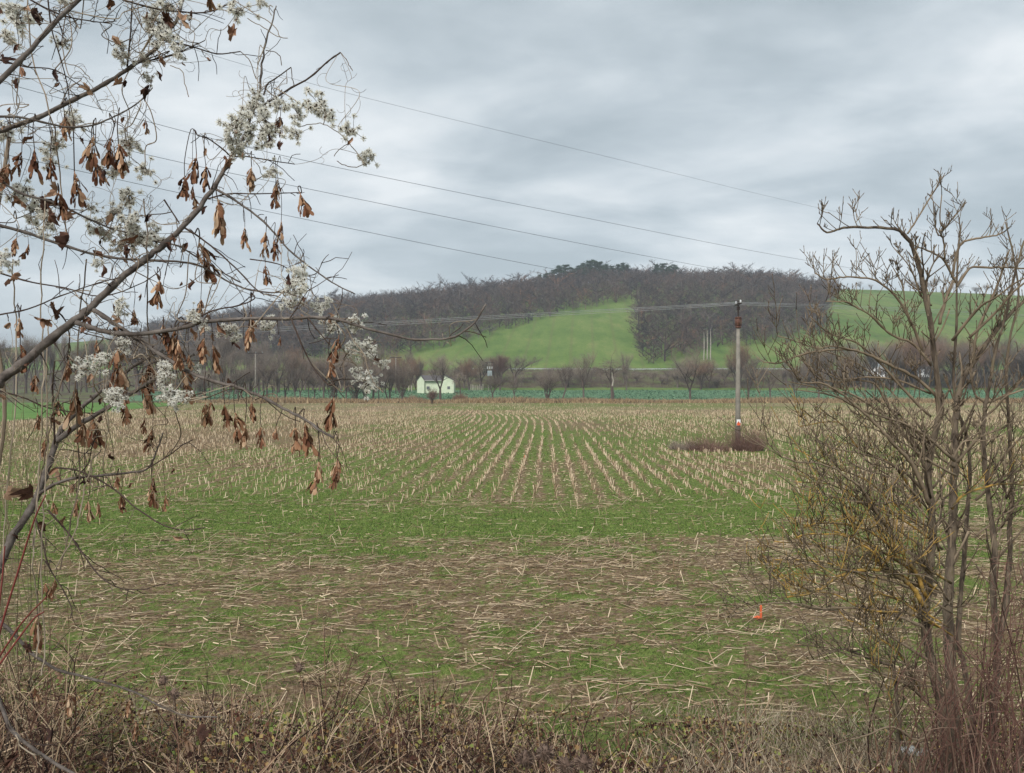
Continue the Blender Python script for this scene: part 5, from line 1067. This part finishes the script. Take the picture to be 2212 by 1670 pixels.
# ------------------------------------------------------------------ brush on the near bank
def brush():
    # tangled stems
    n = 26000; X = rng.uniform(-6.8, 6.8, n); Y = rng.uniform(5.2, 9.4, n); den = fbm(X * .8, Y * .8, 201, 3); k = (den + .3 * sstep(8.8, 6.5, Y) - .25 * sstep(7.6, 9.2, Y) > rng.uniform(.3, .85, n)); X, Y = X[k], Y[k]; n = len(X)
    hh = .72 * np.clip(fbm(X * 1.1, Y * .9, 205, 3) * 2.6 - .72, .12, 1.4) * np.interp(X, [-3.2, -1.8, 0, 1.5], [1.6, .95, .85, .65]) * np.interp(Y, [5.2, 8, 9.4], [1, .85, .45])
    base = np.column_stack([X, Y, height(X, Y)]); d1 = np.column_stack([rng.normal(0, .8, n), rng.normal(0, .6, n), rng.uniform(.15, 1.1, n)]); s1 = nrm(np.cross(nrm(d1), nrm(rng.normal(size=(n, 3)))))
    l1 = hh * rng.uniform(.3, .75, n); w = rng.uniform(.0018, .0055, n); q1 = quads(base, d1, l1, w, 1, s1); mid = base + nrm(d1) * l1[:, None]; d2 = nrm(d1) + rng.normal(0, .5, (n, 3)) + [0, 0, -.1]
    q2 = quads(mid, d2, l1 * rng.uniform(.4, 1, n), w, .6, s1); d3 = nrm(d1) * .5 + rng.normal(0, .8, (n, 3)); q3 = quads(mid, d3, l1 * .5, w * .7, .6)
    V, F_ = join([q1, q2, q3]); o = bulk('bramble_tangle', V, F_, M['brush_stem']); tag(o, 'tangle of dry brown bramble stems covering the near bank', 'brush', kind='stuff')
    # leaves
    n = 60000; X = rng.uniform(-6.8, 6.8, n); Y = rng.uniform(5.2, 9.6, n); den = fbm(X * 1.2, Y * 1.2, 211, 3); k = den - .2 * sstep(7.8, 9.4, Y) > rng.uniform(.3, .7, n); X, Y = X[k], Y[k]; n = len(X)
    Z = height(X, Y) + rng.random(n) ** 1.2 * .6 * np.interp(X, [-3.2, -1.8, 0, 1.5], [1.5, .95, .85, .6]) * np.clip(fbm(X * 1.1, Y * .9, 205, 3) * 2.6 - .72, .12, 1.3) * np.interp(Y, [5.2, 8, 9.6], [1, .8, .3]); c = np.column_stack([X, Y, Z])
    d = nrm(rng.normal(0, 1, (n, 3)) + [0, 0, .2]); s = nrm(np.cross(d, nrm(rng.normal(size=(n, 3))))); L_ = rng.uniform(.014, .046, n)[:, None]; up = np.cross(d, s) * .25
    V = np.stack([c, c + d * L_ * .5 - s * L_ * .42 + up * L_, c + d * L_, c + d * L_ * .5 + s * L_ * .42 + up * L_], 1).reshape(-1, 3); F_ = np.arange(4 * n).reshape(-1, 4)
    o = bulk('bramble_leaves', V, F_, M['brush_leaf']); tag(o, 'small yellow-green and withered brown leaves among the brush on the near bank', 'leaves', kind='stuff')
    # dry grass of the bank
    n = 26000; X = rng.uniform(-7, 7, n); Y = rng.uniform(5.2, 9.8, n); den = fbm(X * .6, Y * .6, 221, 3) - .06 + .3 * sstep(1.2, 2.5, X) * sstep(4.2, 3.2, X); k = den > rng.uniform(.42, .75, n); X, Y = X[k], Y[k]; n = len(X)
    d = np.column_stack([rng.normal(0, .45, n), rng.normal(0, .4, n), np.ones(n)]); L_ = rng.uniform(.08, .34, n) * np.interp(Y, [5.2, 9, 9.8], [1.2, .8, .4]); b_ = np.column_stack([X, Y, height(X, Y)]); s = nrm(np.cross(nrm(d), nrm(rng.normal(size=(n, 3))))); w = rng.uniform(.0015, .0035, n)
    q1 = quads(b_, d, L_ * .6, w, .8, s); q2 = quads(b_ + nrm(d) * (L_ * .6)[:, None], d + rng.normal(0, .45, (n, 3)), L_ * .5, w * .8, .2, s)
    V, F_ = join([q1, q2]); o = bulk('bank_grass', V, F_, M['pale_grass']); tag(o, 'pale dry grass growing on the near bank', 'grass', kind='stuff')
    n = 12000; X = rng.uniform(-7, 7, n); Y = rng.uniform(7.6, 10.4, n); k = fbm(X * .7, Y * .7, 231, 3) > rng.uniform(.45, .7, n); X, Y = X[k], Y[k]; n = len(X)
    d = np.column_stack([rng.normal(0, .6, n), rng.normal(0, .6, n), np.ones(n)]); V, F_ = tris(np.column_stack([X, Y, height(X, Y)]), d, rng.uniform(.05, .16, n), rng.uniform(.002, .005, n)); o = bulk('verge_grass', V, F_, M['weed'])
    tag(o, 'green grass blades at the foot of the near bank', 'grass', kind='stuff')
brush()

def burr(b, c, R_, q, mi=1, n=90):
    b.tube([c - Vector((0, 0, R_ * .8)), c - Vector((0, 0, R_ * .45)), c + Vector((0, 0, R_ * .3)), c + Vector((0, 0, R_ * .9))], [R_ * .25, R_ * .6, R_ * .62, R_ * .2], 8, mi)
    for k in range(n):
        d = Vector((q.gauss(0, 1), q.gauss(0, 1), q.gauss(.1, 1))).normalized(); s = d.orthogonal().normalized(); b.ribbon([c + d * R_ * .4, c + d * R_ * q.uniform(.9, 1.35)], [R_ * .07, R_ * .012], s, mi)
def weed(name, heads, x, yb, Yd, label, seed, tall, hr=.03, tw=10, mt='brush_stem', cat='weed'):
    """a dry weed: stem to each head, thin side twigs, spiny heads"""
    q = random.Random(seed); X = (x - CX) / F * Yd; B0 = Vector((X, Yd, hz1(X, Yd))); o = empty(name, B0, label, cat); st = MB()
    for i, (hx, hy) in enumerate(heads):
        tp = P(hx, hy, Yd) - B0; m = tp * .5 + Vector((q.gauss(0, .04), q.gauss(0, .04), 0)); pts = [Vector(v) for v in crom([(0, 0, -.02), tuple(m), tuple(tp)], 4)]; st.tube(pts, [.007 - .0035 * k / len(pts) for k in range(len(pts))], 5)
        for k in range(tw):
            s = q.choice(pts[2:]); d = Vector((q.gauss(0, .7), q.gauss(0, .5), q.uniform(.1, 1))).normalized(); l_ = q.uniform(.08, .3) * tall; e = s + d * l_; st.tube([s, s.lerp(e, .5) + Vector((0, 0, .015)), e], [.003, .0022, .0015], 4)
            for k2 in range(3): d2 = (d + Vector((q.gauss(0, .6), q.gauss(0, .6), q.gauss(.2, .4)))).normalized(); s2 = s.lerp(e, q.uniform(.3, 1)); st.tube([s2, s2 + d2 * l_ * .4], [.0018, .0012], 3)
        if hr:
            hb = MB(); burr(hb, tp, hr * q.uniform(.9, 1.1), q, 0); hb.build('seed_head', M['burr'], o)
    st.build('stem', M[mt], o); return o
weed('teasel', [(645, 1443)], 650, 1700, 6.3, 'tall dry teasel with one dark round head standing in front of the field', 1, 1, .042, 6)
weed('teasel', [(352, 1470), (376, 1500)], 372, 1700, 6.0, 'dry teasel with two brown heads at the lower left', 2, 1, .044, 6)
weed('dry_shrub', [(700, 1400), (760, 1420), (735, 1470), (800, 1460), (690, 1460)], 700, 1650, 7.4, 'fine-twigged brown dry shrub right of the tall teasel', 3, 1.3, 0, 16, 'brush_stem', 'shrub')
weed('sapling', [(1072, 1440), (1105, 1490), (1045, 1510), (1120, 1530)], 1000, 1720, 6.2, 'bare dark sapling leaning right in the middle of the near bank', 4, 1.1, 0, 9, 'brush_stem', 'sapling')
weed('dry_weed', [(1335, 1480), (1365, 1500), (1350, 1530)], 1345, 1650, 7.3, 'grey dry weed left of the two standing straws at the bank foot', 5, .8, 0, 10)
weed('dry_weed', [(1540, 1510), (1570, 1540), (1610, 1500)], 1575, 1660, 7.0, 'dark twiggy weed at the bank foot below the orange stake', 6, .9, 0, 10)
weed('dry_weed', [(860, 1490), (885, 1520), (830, 1500)], 850, 1640, 7.2, 'brown twiggy weed between the dry shrub and the sapling', 7, .9, 0, 12)
weed('dry_weed', [(105, 1440), (160, 1430), (60, 1470)], 110, 1700, 5.6, 'reddish-brown twiggy weed in the lower left corner', 8, 1.2, 0, 14)
weed('dry_weed', [(500, 1490), (540, 1510)], 520, 1650, 6.8, 'small brown weed between the two teasels', 9, .8, 0, 10)
weed('dry_weed', [(1965, 1440), (1912, 1460), (1868, 1500)], 1900, 1660, 5.9, 'thin weed with small dark heads left of the large shrub', 10, .6, .014, 6)
weed('dry_weed', [(1235, 1500), (1280, 1530)], 1260, 1650, 7.1, 'small dark weed right of the leaning sapling', 11, .9, 0, 12)
for i, (x, y, lb) in enumerate([(1135, 1640, 'leftmost of the fluffy thistle heads at the bottom edge'), (1178, 1628, 'second fluffy thistle head from the left at the bottom edge'), (1222, 1655, 'third fluffy thistle head from the left at the bottom edge'), (1262, 1648, 'rightmost of the fluffy thistle heads at the bottom edge')]):
    q = random.Random(40 + i); Yd = 4.9; B0 = P(x, 1760, Yd); B0.z = hz1(B0.x, Yd); o = empty('thistle', B0, 'brown ' + lb, 'thistle'); tp = P(x, y, Yd) - B0
    hb = MB(); burr(hb, tp, .055, q, 0, 260); hb.build('seed_head', M['burr'], o); st = MB(); st.tube([(0, 0, -.05), tuple(tp * .5 + Vector((.02, 0, 0))), tuple(tp)], .006, 5); st.build('stem', M['brush_stem'], o)
b = MB(); q = random.Random(6)   # pale lumpy stone by the shrub
for k in range(6):
    c = Vector((q.gauss(0, .07), q.gauss(0, .03), .03)); b.tube([c - Vector((.05, 0, 0)), c - Vector((.03, 0, -.01)), c + Vector((.02, 0, .01)), c + Vector((.05, 0, 0))], [.01, .035, .04, .012], 8)
Yd = 7.6; o = b.build('stone', M['stone'], smooth=True); X = (1978 - CX) / F * Yd; o.location = (X, Yd, EYE + (HZ - 1572) / F * Yd - .05); tag(o, 'lumpy pale whitish stone on the ground left of the shrub trunks', 'stone'); o.location.z = hz1(X, Yd)

# ------------------------------------------------------------------ haze
def haze():
    m = bpy.data.materials.new('haze'); m.use_nodes = True; t = m.node_tree; t.nodes.clear(); o = t.nodes.new('ShaderNodeOutputMaterial'); v = t.nodes.new('ShaderNodeVolumePrincipled')
    v.inputs['Color'].default_value = (.84, .91, 1, 1); v.inputs['Density'].default_value = .00033; v.inputs['Anisotropy'].default_value = .2; t.links.new(v.outputs[0], o.inputs['Volume'])
    b = MB(); b.box((0, 1350, 68), (6200, 2900, 144)); ob = b.build('haze', m); tag(ob, 'thin pale air haze over the valley', 'haze', kind='stuff')
haze()
